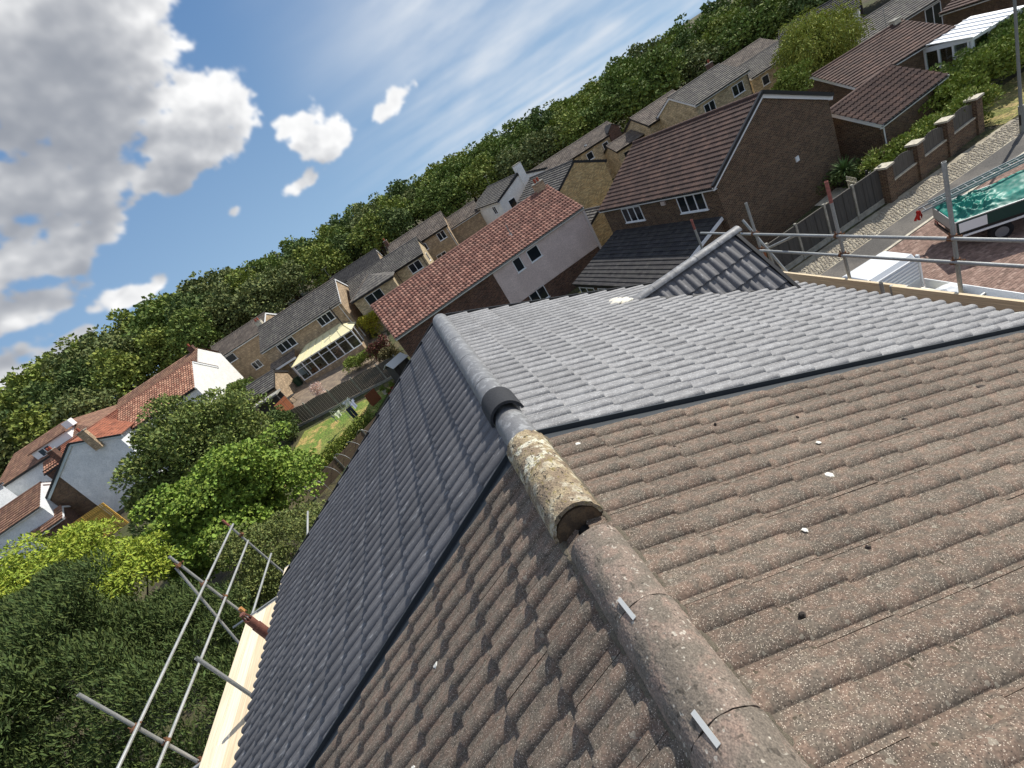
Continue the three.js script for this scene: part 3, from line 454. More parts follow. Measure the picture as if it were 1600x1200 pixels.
  if (o.aerial) { const [x, y, z, ht] = o.aerial, p = put('aerial', tube([x, y - g0, z], [x, y - g0 + ht, z], 0.018, 6), M.grey, h); put('boom', tube([x - 0.4, y - g0 + ht, z], [x + 0.5, y - g0 + ht + 0.05, z], 0.012, 5), M.grey, p); for (let i = 0; i < 6; i++) put('element', tube([x - 0.35 + i * 0.15, y - g0 + ht + 0.02, z - 0.16], [x - 0.35 + i * 0.15, y - g0 + ht + 0.02, z + 0.16], 0.008, 4), M.grey, p); }
  h.userData.frame = { g0, E, Rg, wf, wb, wx, rd, D, L, sl }; return h;
}
const fr = (h) => { const f = h.userData.frame; delete h.userData.frame; return f; };

{ // long pair: left half brick, right half rendered pink
  const h = house({ name: 'semi_detached_house', label: 'long house pair with terracotta roof and half its wall rendered pink', at: [5.4, -35.45], rot: 5.4, L: 17.9, D: 8.1, eave: 5.17, ridge: 7.52, wall: M.brickBrown, roof: RM.terracotta, sty: 'pan', verge: 0.1, gut: M.grey, chim: [[8.2, -4.1, 0.9, 0.5, 7, 8.15, M.brickTan, 2]], vents: [[3.3, 6.2, -1.9, 0.9]],
    wins: [['front', 12.59 - 8.95, 3.85, 1.06, 1.0, 1], ['front', 11.06 - 8.95, 3.82, 0.72, 1.05, 1], ['front', 2.3, 0.8, 1.5, 1.1, 2]] }), f = fr(h);
  const g = new GB(), z0 = f.wf, x0 = -0.05, x1 = 8.79, y0 = 1.75, y1 = f.E - 0.205, W = [[12.59 - 8.95, 3.85 - f.g0, 1.06, 1.0], [11.06 - 8.95, 3.82 - f.g0, 0.72, 1.05]];
  // the coat of render, cut round its two windows
  const xs = [x0, W[1][0] - 0.36, W[1][0] + 0.36, W[0][0] - 0.53, W[0][0] + 0.53, x1];
  for (const [a, b] of [[0, 1], [2, 3], [4, 5]]) g.box(xs[a], y0, z0 + 0.002, xs[b], y1, z0 + 0.05); g.box(xs[1], y0, z0 + 0.002, xs[2], W[1][1], z0 + 0.05); g.box(xs[3], y0, z0 + 0.002, xs[4], W[0][1], z0 + 0.05); if (y1 > W[1][1] + 1.05) { g.box(xs[1], W[1][1] + 1.05, z0 + 0.002, xs[2], y1, z0 + 0.05); g.box(xs[3], W[0][1] + 1.0, z0 + 0.002, xs[4], y1, z0 + 0.05); }
  g.build('render_coat', M.pink, h);
  bx(x1 - 0.02, y0 - 0.3, z0 - 0.3, x1 + 0.16, y1, z0 + 0.16).build('corner_pilaster', plain('#cfc4c0', 0.9), h);
}
{ // dark brick house, gable towards us, with a lean-to in front
  const h = house({ name: 'brick_house', label: 'dark brick house with a tall windowless gable and brown tiled roof', at: [14.85, -28.05], rot: -80.8, L: 10.75, D: 9.9, rd: 4.95, eave: 4.9, ridge: 7.4, g: 0, wall: M.brickDark, roof: RM.brown, sty: 'roman', over: 0.28, verge: 0.12, gut: M.black, wins: [['front', 5.3 - 2.05, 3.66, 2.05, 1.02, 3], ['front', 5.3 - 7.45, 3.6, 2.0, 1.02, 3], ['back', 2, 3.6, 1.6, 1, 2]] }), f = fr(h);
  for (const s of [-1, 1]) new GB().beam([5.37, f.E + 0.05, s > 0 ? 0 : -f.D], [5.37, f.Rg + 0.06, -f.rd], 0.15, 0.17).build('verge_trim', M.black, h);
  // lean-to: tiled roof falling to the left, timber screens under its eaves
  const y1 = 3.12, y0 = 1.85, out = 5.1, xL = -4.75, xR = 5.0, zw = f.wf, len = Math.hypot(out, y1 - y0);
  put('lean_to_roof', slopeTo(tiledGeo(xR - xL, len, 'roman', 31), [xL, y1, zw + 0.01], [1, 0, 0], [0, y0 - y1, out]), RM.slate, h);
  new GB().beam([xR + 0.03, y1 - 0.1, zw + 0.02], [xR + 0.03, y0 - 0.1, zw + out], 0.04, 0.2).build('bargeboard', M.upvc, h); bx(xL, y0 - 0.25, zw + out - 0.14, xR, y0 - 0.06, zw + out - 0.11).build('fascia', M.black, h);
  { const w = new GB().prism([[-(zw + 0.02), -0.5], [-(zw + 0.02), y1 - 0.2], [-(zw + out - 0.3), y0 - 0.12], [-(zw + out - 0.3), -0.5]], xL + 0.25, xR - 0.12).geo(); w.rotateY(Math.PI / 2); put('lean_to_wall', w, M.brickDark, h); }
  for (let i = 0; i < 4; i++) windowAt(h, [[0, 0, zw + out - 0.3], 0], -3.6 + i * 2.4, 0.35, 1.9, 1.1, 2);
  bx(f.wx + 0.002, 3.0, -6.35, f.wx + 0.06, 3.28, -6.1).build('meter_box', M.upvc, h); bx(0.9, 4.35, zw + 0.002, 1.25, 4.6, zw + 0.1).build('alarm_box', plain('#c9b9b0', 0.6), h);
}
{ // house with the conservatory
  const h = house({ name: 'house', label: 'tan brick house with cream-roofed conservatory along its garden front', at: [-13.35, -56.1], rot: -8.5, L: 11, D: 8, eave: 7.7, ridge: 9.92, g: 2.75, wall: M.brickTan, roof: RM.grey, sty: 'flat', ridgeMat: RM.greyBrown, pipes: [[5.0, M.upvc]], wins: [['front', 2.8 - 5.4, 6.4, 2.2, 1.02, 3], ['front', 8.3 - 5.4, 6.5, 1.9, 1.02, 3]], chim: [[-5.2, -4.3, 0.7, 0.55, 9.4, 10.5, M.stone, 2]] }), f = fr(h);
  const ty = (y) => y - f.g0;
  // porch with its own little roof, door and back wall
  put('porch_roof', slopeTo(tiledGeo(3.4, 1.5, 'flat', 41), [-5.6, ty(6.1), f.wf - 0.05], [1, 0, 0], [0, -0.55, 1.35]), RM.greyBrown, h); bx(-5.6, ty(5.28), f.wf + 1.28, -2.2, ty(5.5), f.wf + 1.32).build('fascia', M.upvc, h);
  { const d = bx(-4.0, ty(2.9), f.wf + 0.002, -3.1, ty(4.95), f.wf + 0.06).build('door', M.upvc, h); bx(-3.8, ty(4.2), f.wf + 0.062, -3.3, ty(4.75), f.wf + 0.07).build('pane', M.glass, d); bx(-3.2, ty(3.8), f.wf + 0.062, -3.14, ty(3.95), f.wf + 0.1).build('handle', M.grey, d); }
  // conservatory: dwarf wall, white frames, real panes and a hipped cream roof
  const x0 = -2.3, x1 = 5.35, zb = f.wf, zf = zb + 3.3, ye = ty(4.85), yr = ty(5.75), yb = ty(3.05), in_ = 1.4;
  bx(x0, -1, zf - 0.22, x1, yb, zf).build('dwarf_wall', M.brickTan, h); bx(x0, -1, zb + 0.01, x0 + 0.2, yb, zf - 0.23).build('dwarf_wall', M.brickTan, h); bx(x1 - 0.2, -1, zb + 0.01, x1, yb, zf - 0.23).build('dwarf_wall', M.brickTan, h);
  const fm = new GB(), pan = new THREE.MeshPhysicalMaterial({ color: '#dfe8ea', transmission: 1, thickness: 0, roughness: 0.02, ior: 1.5, side: THREE.DoubleSide });
  const posts = [0, 1.05, 2.1, 3.25, 4.4, 5.5, 6.6, 7.65].map(v => x0 + v); for (const x of posts) fm.box(x - 0.055, yb, zf - 0.15, x + 0.055, ye, zf - 0.05); fm.box(x0 - 0.05, ye, zf - 0.18, x1 + 0.05, ye + 0.12, zf); fm.box(x0 - 0.05, yb, zf - 0.2, x1 + 0.05, yb + 0.07, zf + 0.03);
  fm.box(x0 + 0.06, ye - 0.5, zf - 0.13, x1 - 0.06, ye - 0.44, zf - 0.07); for (const x of [x0, x1 - 0.1]) for (const z of [zb + 0.03, zb + 1.6]) fm.box(x, yb, z, x + 0.1, ye, z + 0.1); for (const x of [x0, x1 - 0.1]) fm.box(x, ye, zb + 0.03, x + 0.1, ye + 0.12, zf - 0.19);
  fm.build('conservatory_frame', M.upvc, h); for (let i = 0; i + 1 < posts.length; i++) bx(posts[i] + 0.06, yb + 0.08, zf - 0.11, posts[i + 1] - 0.06, ye - 0.01, zf - 0.1).build('conservatory_pane', pan, h);
  const rp = plain('#e9e0b4', 0.55), bar = M.upvc, top = [[x0 + in_, yr, zb + 0.15], [x1 - in_, yr, zb + 0.15]], fl = [x0 - 0.1, ye + 0.13, zf + 0.08], frt = [x1 + 0.1, ye + 0.13, zf + 0.08], bl = [x0 - 0.1, ye + 0.13, zb + 0.02], br = [x1 + 0.1, ye + 0.13, zb + 0.02];
  const nb = 6; for (let i = 0; i < nb; i++) { const A = (t) => [mix(top[0][0], top[1][0], t), yr, zb + 0.15], B = (t) => [mix(fl[0], frt[0], t), fl[1], fl[2]]; new GB().quad(A(i / nb), A((i + 1) / nb), B((i + 1) / nb), B(i / nb)).build('roof_sheet', rp, h); }
  new GB().quad(top[0], fl, bl, bl).build('roof_sheet', rp, h); new GB().quad(top[1], br, frt, frt).build('roof_sheet', rp, h);
  const bb = new GB(); for (let i = 0; i <= nb; i++) bb.beam([mix(top[0][0], top[1][0], i / nb), yr + 0.03, zb + 0.15], [mix(fl[0], frt[0], i / nb), fl[1] + 0.03, fl[2]], 0.07, 0.05); bb.beam(top[0], top[1], 0.12, 0.1); bb.build('glazing_bars', plain('#d8cfa6', 0.5), h);
  put('flue', tube([4.3, ty(5.2), zb + 0.9], [4.3, ty(7.9), zb + 0.9], 0.075, 10), M.dark, h);
  bx(x0 + 0.4, -0.4, zb + 0.6, x0 + 1.6, ty(3.3), zb + 1.3).build('bench', M.fenceBrown, h); bx(1.2, -0.4, zb + 0.5, 2.6, ty(3.5), zb + 1.4).build('sofa', plain('#7d6a58', 0.95), h);
}
const yb = M.brickTan, ypale = M.brickYellow;
fr(house({ label: 'tan brick house with two small windows set back among woodland trees', at: [-23.4, -65.2], rot: -9, L: 8.9, D: 7.6, eave: 9.25, ridge: 10.75, wall: M.brickTan, roof: RM.greyBrown, wins: [['front', -1.6, 8.0, 1.5, 0.95, 1], ['front', 0.5, 5.6, 1.2, 1, 2]] }));
fr(house({ label: 'low dark-roofed house end with brown wall behind the conservatory house', at: [-5.7, -66.9], rot: -3, L: 7.6, D: 7, eave: 8.45, ridge: 9.7, wall: M.brickTan, roof: RM.slate, wins: [['front', -1.9, 7.1, 0.9, 1, 1], ['front', 1, 7.1, 1.2, 1, 2]], aerial: [-3.6, 9.6, -3.4, 1.6] }));
{
  const h = house({ label: 'pale brick house with a hipped front bay and two wide windows', at: [-2.2, -56.6], rot: -9, L: 10, D: 7.4, eave: 7.1, ridge: 8.7, wall: ypale, roof: RM.grey, trim: M.dark, wins: [['front', 3.4, 5.75, 1.5, 1.05, 2], ['right', 0, 5.6, 1, 1, 1]], pipes: [[4.6, M.dark], [1.1, M.dark]] }), f = fr(h);
  // hipped bay
  const x0 = -4.7, x1 = 1.0, zf = 1.9, E = f.E - 0.12, A = [-2.0, E + 1.25, f.wf - 1.3];
  bx(x0 + 0.25, -1.2, f.wf + 0.002, x1 - 0.25, E - 0.05, zf - 0.25).build('bay_wall', ypale, h);
  const tri = (a, b, c, nm) => { const L = Math.hypot(b[0] - a[0], b[2] - a[2]), n = 7, g = new GB(), P = (t, s) => { const q = [mix(a[0], b[0], s), mix(a[1], b[1], s), mix(a[2], b[2], s)]; return [mix(c[0], q[0], t), mix(c[1], q[1], t), mix(c[2], q[2], t)]; }; for (let k = 0; k < n; k++) { const u0 = k / n, u1 = (k + 1) / n, p = [P(u0, 0), P(u1, 0), P(u1, 1), P(u0, 1)], lf = (q, y) => [q[0], q[1] + y, q[2]]; g.quad(lf(p[0], 0.02), lf(p[1], 0.055), lf(p[2], 0.055), lf(p[3], 0.02)); g.quad(lf(p[1], 0.055), lf(p[1], 0), lf(p[2], 0), lf(p[2], 0.055)); } return g.build(nm, RM.grey, h); };
  tri([x0, E, zf], [x1 + 0.1, E, zf], A, 'bay_roof'); tri([x0, E, f.wf - 0.6], [x0, E, zf], A, 'bay_roof'); tri([x1 + 0.1, E, zf], [x1 + 0.1, E + 0.1, f.wf - 0.2], A, 'bay_roof');
  const rt = new GB(); rt.beam([A[0], A[1] + 0.06, A[2]], [x0, E + 0.06, zf], 0.16, 0.07); rt.build('hip_tiles', RM.greyBrown, h); bx(x0, E - 0.2, zf - 0.06, x1, E - 0.02, zf - 0.03).build('fascia', M.dark, h);
  windowAt(h, [[0, 0, zf - 0.25], 0], -2.1, 5.55 - f.g0, 2.1, 1.1, 2);
}
fr(house({ label: 'tan brick house at the wood edge with two windows and satellite dish', at: [3.5, -65], rot: -11, L: 8.8, D: 6.8, eave: 7.6, ridge: 9.2, wall: yb, roof: RM.greyBrown, trim: M.dark, wins: [['front', 0.2, 6.3, 0.9, 0.9, 2], ['front', 3.0, 6.3, 1.1, 1.05, 2], ['front', 1.6, 4.0, 1.4, 1, 2]], pipes: [[4.1, M.upvc]], chim: [[-4.3, -3.4, 0.5, 0.5, 8.9, 9.9, M.brickBrown, 1]] }));
fr(house({ name: 'low_house', label: 'low grey-brown roof between the wood and the terracotta-roofed pair', at: [9.9, -66.5], rot: -10, L: 6, D: 5.5, eave: 6.7, ridge: 7.9, wall: yb, roof: RM.greyBrown }));
fr(house({ label: 'white gabled house with tall white chimney stack and dark grey roof', at: [12.9, -63.7], rot: -81.2, L: 10.4, D: 8, eave: 7.06, ridge: 8.4, wall: M.white, roof: RM.grey, barge: M.black, wins: [['right', -2.2, 5.4, 1, 1, 1], ['front', 2.6, 5.6, 1.1, 1, 2]], chim: [[4.9, -4.6, 0.75, 0.9, 5, 9.3, M.white, 0]], aerial: [-4, 8.3, -4, 1.5] }));
fr(house({ label: 'blank sunlit pale brick gable with grey roof behind the dark brick house', at: [15.8, -52.5], rot: -81, L: 10.2, D: 7.0, eave: 5.45, ridge: 7.25, wall: M.brickPale, roof: RM.grey, barge: M.black, trim: M.dark, verge: 0.08 }));
fr(house({ name: 'garage', label: 'small pale brick garage gable between the pink and dark brick houses', cat: 'garage', at: [15.0, -44.2], rot: -81, L: 6.2, D: 4.6, eave: 2.3, ridge: 3.3, wall: M.brickPale, roof: RM.grey, barge: M.black, trim: M.dark, verge: 0.08 }));
fr(house({ label: 'pale brick house whose roof sits lower, joined beside the steep dormer house', at: [23.2, -61.3], rot: -7, L: 6.6, D: 6.5, eave: 6.15, ridge: 7.35, wall: ypale, roof: RM.greyBrown, trim: M.dark, wins: [['front', 1.2, 4.8, 1.3, 1, 2], ['front', -1.6, 4.8, 1, 1, 2]] }));
{
  const h = house({ label: 'pale brick house with brown dormer gable at the foot of the wood', at: [30, -61.9], rot: -7, L: 6.6, D: 7, eave: 6.0, ridge: 7.2, wall: ypale, roof: RM.greyBrown, trim: M.dark, wins: [['front', -1.7, 4.6, 0.9, 0.9, 1], ['front', 0.7, 4.7, 0.8, 0.8, 1], ['front', -1.2, 2.2, 1.3, 1, 2]], vents: [[-1.5, 6.3, -0.9]] }), f = fr(h);
  const x = 2.3, d = new GB().prism([[x - 0.75, f.E - 0.9], [x + 0.75, f.E - 0.9], [x + 0.75, f.E + 0.35], [x, f.E + 0.95], [x - 0.75, f.E + 0.35]], -1.8, 0.05).build('dormer', M.brickBrown, h);
  new GB().beam([x - 0.9, f.E + 0.25, -0.9], [x, f.E + 1.0, -0.9], 2.1, 0.06).build('dormer_roof', RM.slate, d); new GB().beam([x + 0.9, f.E + 0.25, -0.9], [x, f.E + 1.0, -0.9], 2.1, 0.06).build('dormer_roof', RM.slate, d);
}
fr(house({ name: 'garage', label: 'long garage with grey-brown roof and terracotta chimney before the dormer house', cat: 'garage', at: [33.2, -57.4], rot: -7, L: 7.4, D: 5, eave: 4.25, ridge: 5.15, wall: M.brickYellow, roof: RM.greyBrown, trim: M.dark, wins: [['front', -2.2, 2.2, 1.2, 1.4, 1, { frame: M.dark }], ['front', 1.2, 2.2, 1.2, 1.4, 1, { frame: M.dark }]], chim: [[0.6, -1.6, 0.5, 0.5, 4.6, 5.5, M.brickBrown, 1]] }));
fr(house({ label: 'tan house with striped grey roof and a plain gable facing the wood', at: [37.9, -48.1], rot: -2, L: 6.9, D: 8.2, eave: 5.06, ridge: 6.75, wall: M.brickYellow, roof: RM.grey, wins: [['front', -1.8, 3.5, 1.3, 1.05, 2], ['front', 1.8, 3.5, 1.4, 1.05, 2]], pipes: [[3.2, M.black]], chim: [[3.1, -5.2, 0.6, 0.5, 6.3, 7.3, M.brickBrown, 1]], gut: M.black }));
fr(house({ label: 'tan house with roof lower behind the plain tan gable', at: [36.5, -55.4], rot: -2, L: 6.5, D: 7, eave: 5, ridge: 6.5, wall: M.brickYellow, roof: RM.greyBrown, trim: M.dark }));
fr(house({ label: 'tan house with orange timber side half hidden by the willow', at: [49.8, -52], rot: -5, L: 9.6, D: 8, eave: 3.45, ridge: 4.75, g: -1.4, wall: M.brickYellow, roof: RM.grey, wins: [['front', -3, 1.9, 0.9, 1, 1]] }));
fr(house({ label: 'long grey-brown roof with dark rooflight at the wood edge behind the willow', at: [50, -60.5], rot: -5, L: 15, D: 8, eave: 3.7, ridge: 5.3, g: -1, wall: M.brickYellow, roof: RM.greyBrown, trim: M.dark }));
{ // bungalow with white conservatory
  const h = house({ name: 'bungalow', label: 'dark brick bungalow with wide brown roof and white conservatory', cat: 'bungalow', at: [37.2, -29.6], rot: -10, L: 7.4, D: 8, eave: 2.62, ridge: 4.15, g: 0, wall: M.brickDark, roof: RM.brown, wins: [['front', -0.6, 0.9, 1.4, 1.1, 2]], chim: [[3.2, -4, 0.5, 0.5, 3.9, 4.4, M.stone, 0]], aerial: [2.5, 4, -4, 1.6] }), f = fr(h);
  const x0 = 1.6, x1 = 5.0, zb = f.wf, zf = zb + 3.4, ye = 2.1, yr = 2.6, fm = new GB(), pan = new THREE.MeshPhysicalMaterial({ color: '#dfe8ea', transmission: 1, thickness: 0, roughness: 0.02, ior: 1.5, side: THREE.DoubleSide });
  for (let i = 0; i <= 3; i++) { const x = mix(x0, x1, i / 3); fm.box(x - 0.06, 0, zf - 0.12, x + 0.06, ye, zf); } for (let i = 0; i < 4; i++) { const z = mix(zb, zf - 0.12, i / 3.2); fm.box(x0 - 0.06, 0, z, x0 + 0.06, ye + 0.2, z + 0.12); fm.box(x1 - 0.06, 0, z, x1 + 0.06, ye + 0.2, z + 0.12); }
  fm.box(x0 - 0.08, ye, zf - 0.14, x1 + 0.08, ye + 0.18, zf + 0.04); fm.box(x0, 0.01, zf - 0.1, x1, 0.6, zf - 0.02); fm.box(x0 - 0.05, ye, zb, x0 + 0.05, ye + 0.3, zf - 0.15); fm.build('conservatory_frame', M.upvc, h);
  for (let i = 0; i < 3; i++) bx(mix(x0, x1, i / 3) + 0.07, 0.61, zf - 0.07, mix(x0, x1, (i + 1) / 3) - 0.07, ye - 0.01, zf - 0.06).build('conservatory_pane', pan, h); for (let i = 0; i < 3; i++) bx(x0 - 0.01, 0.1, mix(zb, zf - 0.12, i / 3.2) + 0.13, x0, ye - 0.01, mix(zb, zf - 0.12, (i + 1) / 3.2) - 0.01).build('conservatory_pane', pan, h);
  for (let i = 0; i < 6; i++) { const a = mix(x0 - 0.1, x1 + 0.1, i / 6), b = mix(x0 - 0.1, x1 + 0.1, (i + 1) / 6); new GB().quad([a + 0.02, yr, zb], [b - 0.02, yr, zb], [b - 0.02, ye + 0.2, zf + 0.1], [a + 0.02, ye + 0.2, zf + 0.1]).build('roof_sheet', plain('#eef1f2', 0.4), h); new GB().beam([a, yr + 0.03, zb], [a, ye + 0.23, zf + 0.1], 0.05, 0.06).build('glazing_bar', M.upvc, h); }
}
fr(house({ name: 'garage', label: 'brick garage with close-tiled brown roof behind the boundary wall', cat: 'garage', at: [29.1, -22.9], rot: 6.3, L: 5.7, D: 5.7, eave: 2.41, ridge: 3.9, g: 0, wall: M.brickDark, roof: RM.brown, sty: 'pan', over: 0.2, pipes: [[-2.6, M.upvc]] }));
fr(house({ name: 'bungalow', label: 'low bungalow with grey roof behind the brown-roofed bungalow', cat: 'bungalow', at: [49.6, -38.6], rot: -9, L: 9.4, D: 8, eave: 2.6, ridge: 3.85, g: 0, wall: M.brickDark, roof: RM.grey, wins: [['front', 2.4, 0.3, 1.5, 2.0, 2, { door: 1 }], ['front', -1.5, 1, 1.2, 1, 2]], vents: [[-3, 3.1, -1.7], [-2, 3.4, -2.8]] }));
fr(house({ label: 'white rendered house with upstairs window seen over the grey bungalow roof', at: [47.5, -45.5], rot: -50, L: 7, D: 7, eave: 5, ridge: 6.4, g: 0, wall: M.white, roof: RM.slate, wins: [['front', 0, 3.4, 1, 1.1, 1, { frame: M.dark }], ['right', 0.5, 3.6, 0.9, 1.1, 1, { frame: M.dark }]] }));
fr(house({ name: 'bungalow', label: 'dark brick gable with white bargeboards beyond the white conservatory', cat: 'bungalow', at: [46.5, -30.2], rot: -100, L: 9, D: 8, eave: 2.4, ridge: 3.7, g: 0, wall: M.brickDark, roof: RM.brown }));

// ---- the rendered houses on the rise to the left
{
  const h = house({ label: 'white gabled house with light red pantile roof behind the fruit tree', at: [-29, -52.1], rot: 0, L: 9.2, D: 7.8, eave: 8.85, ridge: 11.0, g: 3.6, wall: M.white, roof: RM.red, sty: 'pan', trim: M.black, barge: M.upvc, wins: [['front', 2, 7.3, 1.4, 1, 2]], verge: 0.1 }), f = fr(h);
  const Rg = f.Rg + 0.75; put('rear_roof', slopeTo(tiledGeo(10.5, 3.4, 'roman', 77), [-6.0, Rg, -7.6], [1, 0, 0], [0, -1.3, 3.1]), RM.brownWarm, h); new GB().prism([[4.4, -1], [4.4, f.Rg - 1.5], [7.6, Rg - 0.08], [10.8, f.Rg - 1.5], [10.8, -1]], -4.3, 4.45).geo(); { const w = new GB().prism([[5, -1], [5, f.Rg - 0.6], [7.6, Rg - 0.08], [11.5, f.Rg - 1.3], [11.5, -1]], -6, 4.4).geo(); w.rotateY(Math.PI / 2); put('rear_wall', w, M.white, h); }
  put('rear_roof', slopeTo(tiledGeo(10.5, 4.2, 'roman', 78), [4.5, Rg, -7.6], [-1, 0, 0], [0, -1.8, -3.9]), RM.brownWarm, h);
  const c = bx(3.6, Rg - 0.6, -7.9, 4.2, Rg + 0.55, -7.3).build('chimney', M.brickBrown, h); put('pot', hollow([3.9, Rg + 0.55, -7.6], [3.9, Rg + 0.9, -7.6], 0.11, 0.02, 12), M.terracotta, c);
}
fr(house({ label: 'white house with smooth orange tile roof joined to the red pantile house', at: [-37.2, -52.4], rot: 0, L: 7, D: 7.6, eave: 9.0, ridge: 11.0, g: 3.8, wall: M.render, roof: RM.orange, sty: 'flat', trim: M.black, chim: [[-3.2, -2, 0.6, 0.6, 9.6, 11.3, M.brickBrown, 2]] }));
{ // gable with a catslide: white wall over a brick side wing
  const h = thing('house', 'white gabled house with black verge and dark brick catslide wing', 'house', [-36, 3.3, -49.2], 4 * D2R), y = (v) => v - 3.3;
  new GB().prism([[-1.9, -1], [4.3, -1], [4.3, y(9.25)], [1, y(10.9)], [-1.9, y(9.28)]], -8, 0).build('wall', M.render, h); new GB().prism([[-5.7, -1], [-1.902, -1], [-1.902, y(9.22)], [-5.7, y(7.15)]], -6, 0.02).build('side_wing_wall', M.brickDark, h);
  const A = [1, y(11.02)], Bl = [-6.0, y(7.08)], Br = [4.7, y(9.15)]; const len = Math.hypot(A[0] - Bl[0], A[1] - Bl[1]);
  put('roof', slopeTo(tiledGeo(8.2, len, 'pan', 81), [A[0], A[1], -8.1], [0, 0, 1], [Bl[0] - A[0], Bl[1] - A[1], 0]), RM.red, h); put('roof', slopeTo(tiledGeo(8.2, Math.hypot(A[0] - Br[0], A[1] - Br[1]), 'pan', 82), [A[0], A[1], 0.1], [0, 0, -1], [Br[0] - A[0], Br[1] - A[1], 0]), RM.orange, h);
  for (const q of [Bl, Br]) { new GB().beam([A[0], A[1] + 0.03, 0.13], [q[0], q[1] + 0.03, 0.13], 0.08, 0.16).build('verge_trim', M.black, h); new GB().beam([A[0], A[1] - 0.2, 0.08], [q[0], q[1] - 0.2, 0.08], 0.05, 0.22).build('bargeboard', plain('#b9c6c8', 0.6), h); }
  const c = bx(2.3, y(9.2), 0.03, 3.0, y(11.3), 0.5).build('chimney', M.brickTan, h); bx(2.24, y(11.301), -0.03, 3.06, y(11.38), 0.56).build('cap', M.concrete, c); put('pot', hollow([2.6, y(11.38), 0.26], [2.6, y(11.75), 0.26], 0.11, 0.02, 12), M.terracotta, c);
}
{ // big brown hip roof with a white dormer
  const h = thing('house', 'pale blue-white house with big brown hip roof and white dormer', 'house', [-44, 5.4, -57.5], 2 * D2R), y = (v) => v - 5.4;
  bx(-5.6, -2, -8, 5.6, y(10.85), -0.3).build('wall', M.render, h);
  const ridge = [[-4.6, y(13.0), -4.4], [1.6, y(13.0), -4.4]], c = [[-6, y(10.95), 0], [6, y(10.95), 0], [6, y(10.95), -8.6], [-6, y(10.95), -8.6]];
  const slab = (a, b, cc, d) => { const n = 13, g = new GB(), P = (s, t) => [0, 1, 2].map(i => mix(mix(a[i], b[i], t), mix(d[i], cc[i], t), s)), lf = (q, k) => [q[0], q[1] + k, q[2]]; for (let k = 0; k < n; k++) { const p = [P(k / n, 0), P((k + 1) / n, 0), P((k + 1) / n, 1), P(k / n, 1)]; g.quad(lf(p[0], 0.02), lf(p[1], 0.05), lf(p[2], 0.05), lf(p[3], 0.02)); g.quad(lf(p[1], 0.05), lf(p[1], 0), lf(p[2], 0), lf(p[2], 0.05)); } return g.build('roof', RM.brownWarm, h); };
  slab(ridge[0], ridge[1], c[1], c[0]); slab(ridge[1], ridge[0], c[3], c[2]); slab(ridge[1], ridge[1], c[2], c[1]); slab(ridge[0], ridge[0], c[0], c[3]);
  bx(-6, y(10.72), -0.06, 6, y(10.93), -0.02).build('fascia', M.black, h);
  const d = bx(-0.6, y(10.9), -3, 3.6, y(12.0), -0.35).build('dormer', M.upvc, h); bx(-0.8, y(12.001), -3.2, 3.8, y(12.14), -0.1).build('dormer_roof', RM.brownWarm, d); windowAt(h, [[0, 0, -0.35], 0], 0.7, y(11.1), 1.3, 0.8, 2); bx(3.2, y(12.9), -2.2, 4.0, y(12.1), -1.4).build('rooflight', M.upvc, h);
  put('lower_roof', slopeTo(tiledGeo(4.6, 1.7, 'pan', 91), [-0.3, y(10.7), -0.1], [1, 0, 0], [0, -1.05, 1.4]), RM.red, h); bx(-0.3, -2, -0.29, 4.3, y(10.0), 1.1).build('lower_wall', M.brickBrown, h); bx(-0.4, y(9.5), 1.22, 4.4, y(9.66), 1.26).build('fascia', M.black, h);
}
fr(house({ label: 'pale blue-white house with white bargeboard and dark framed window', at: [-49, -52.2], rot: 62, L: 8, D: 8, eave: 11.3, ridge: 13.3, g: 5.5, wall: M.render, roof: RM.brownWarm, wins: [['right', 1.2, 9.7, 1.5, 1.0, 2, { frame: M.dark }], ['front', 1, 9.7, 1.5, 1, 2, { frame: M.dark }]] }));
fr(house({ name: 'outbuilding', label: 'low brown tiled roof beside the brick catslide wing', cat: 'outbuilding', at: [-42.4, -46.6], rot: 10, L: 5.6, D: 6, eave: 8.0, ridge: 9.5, g: 4.5, wall: M.render, roof: RM.brownWarm }));
fr(house({ name: 'outbuilding', label: 'small brown roofed shed behind the golden slatted fence', cat: 'outbuilding', at: [-40.4, -46.4], rot: 12, L: 3, D: 3, eave: 6.1, ridge: 6.9, g: 3.2, wall: M.brickBrown, roof: RM.brownWarm }));
{ // garage of the conservatory house with a flat canopy, orange gate and shed
  fr(house({ name: 'garage', label: 'small garage with grey tiled roof beside the clipped conifer', cat: 'garage', at: [-19.6, -50.4], rot: -9, L: 3.6, D: 4.8, eave: 4.78, ridge: 5.95, g: 2.5, wall: M.brickTan, roof: RM.grey, trim: M.dark }));
  const c = thing('canopy', 'flat grey felted canopy over dark opening before the small garage', 'canopy', [-19.0, 2.3, -48.9], -9 * D2R); bx(-1.6, 2.0, -0.9, 1.6, 2.16, 0.4).build('roof', M.concrete, c); for (const x of [-1.5, 1.4]) bx(x, -0.3, 0.2, x + 0.1, 1.998, 0.3).build('post', M.fenceDark, c); bx(-1.5, -0.3, -0.85, 1.5, 1.998, -0.75).build('back_panel', M.fenceDark, c);
  const gt = thing('garden_gate', 'orange-brown boarded gate beside the flat canopy', 'gate', [-17.7, 2.2, -48.2], 60 * D2R); for (let i = 0; i < 8; i++) bx(-0.9 + i * 0.225, -0.2, -0.02, -0.9 + i * 0.225 + 0.21, 1.5, 0.02).build('board', M.fenceBrown, gt); for (const y of [0.2, 1.2]) bx(-0.9, y, 0.021, 0.9, y + 0.1, 0.05).build('rail', M.fenceBrown, gt);
}

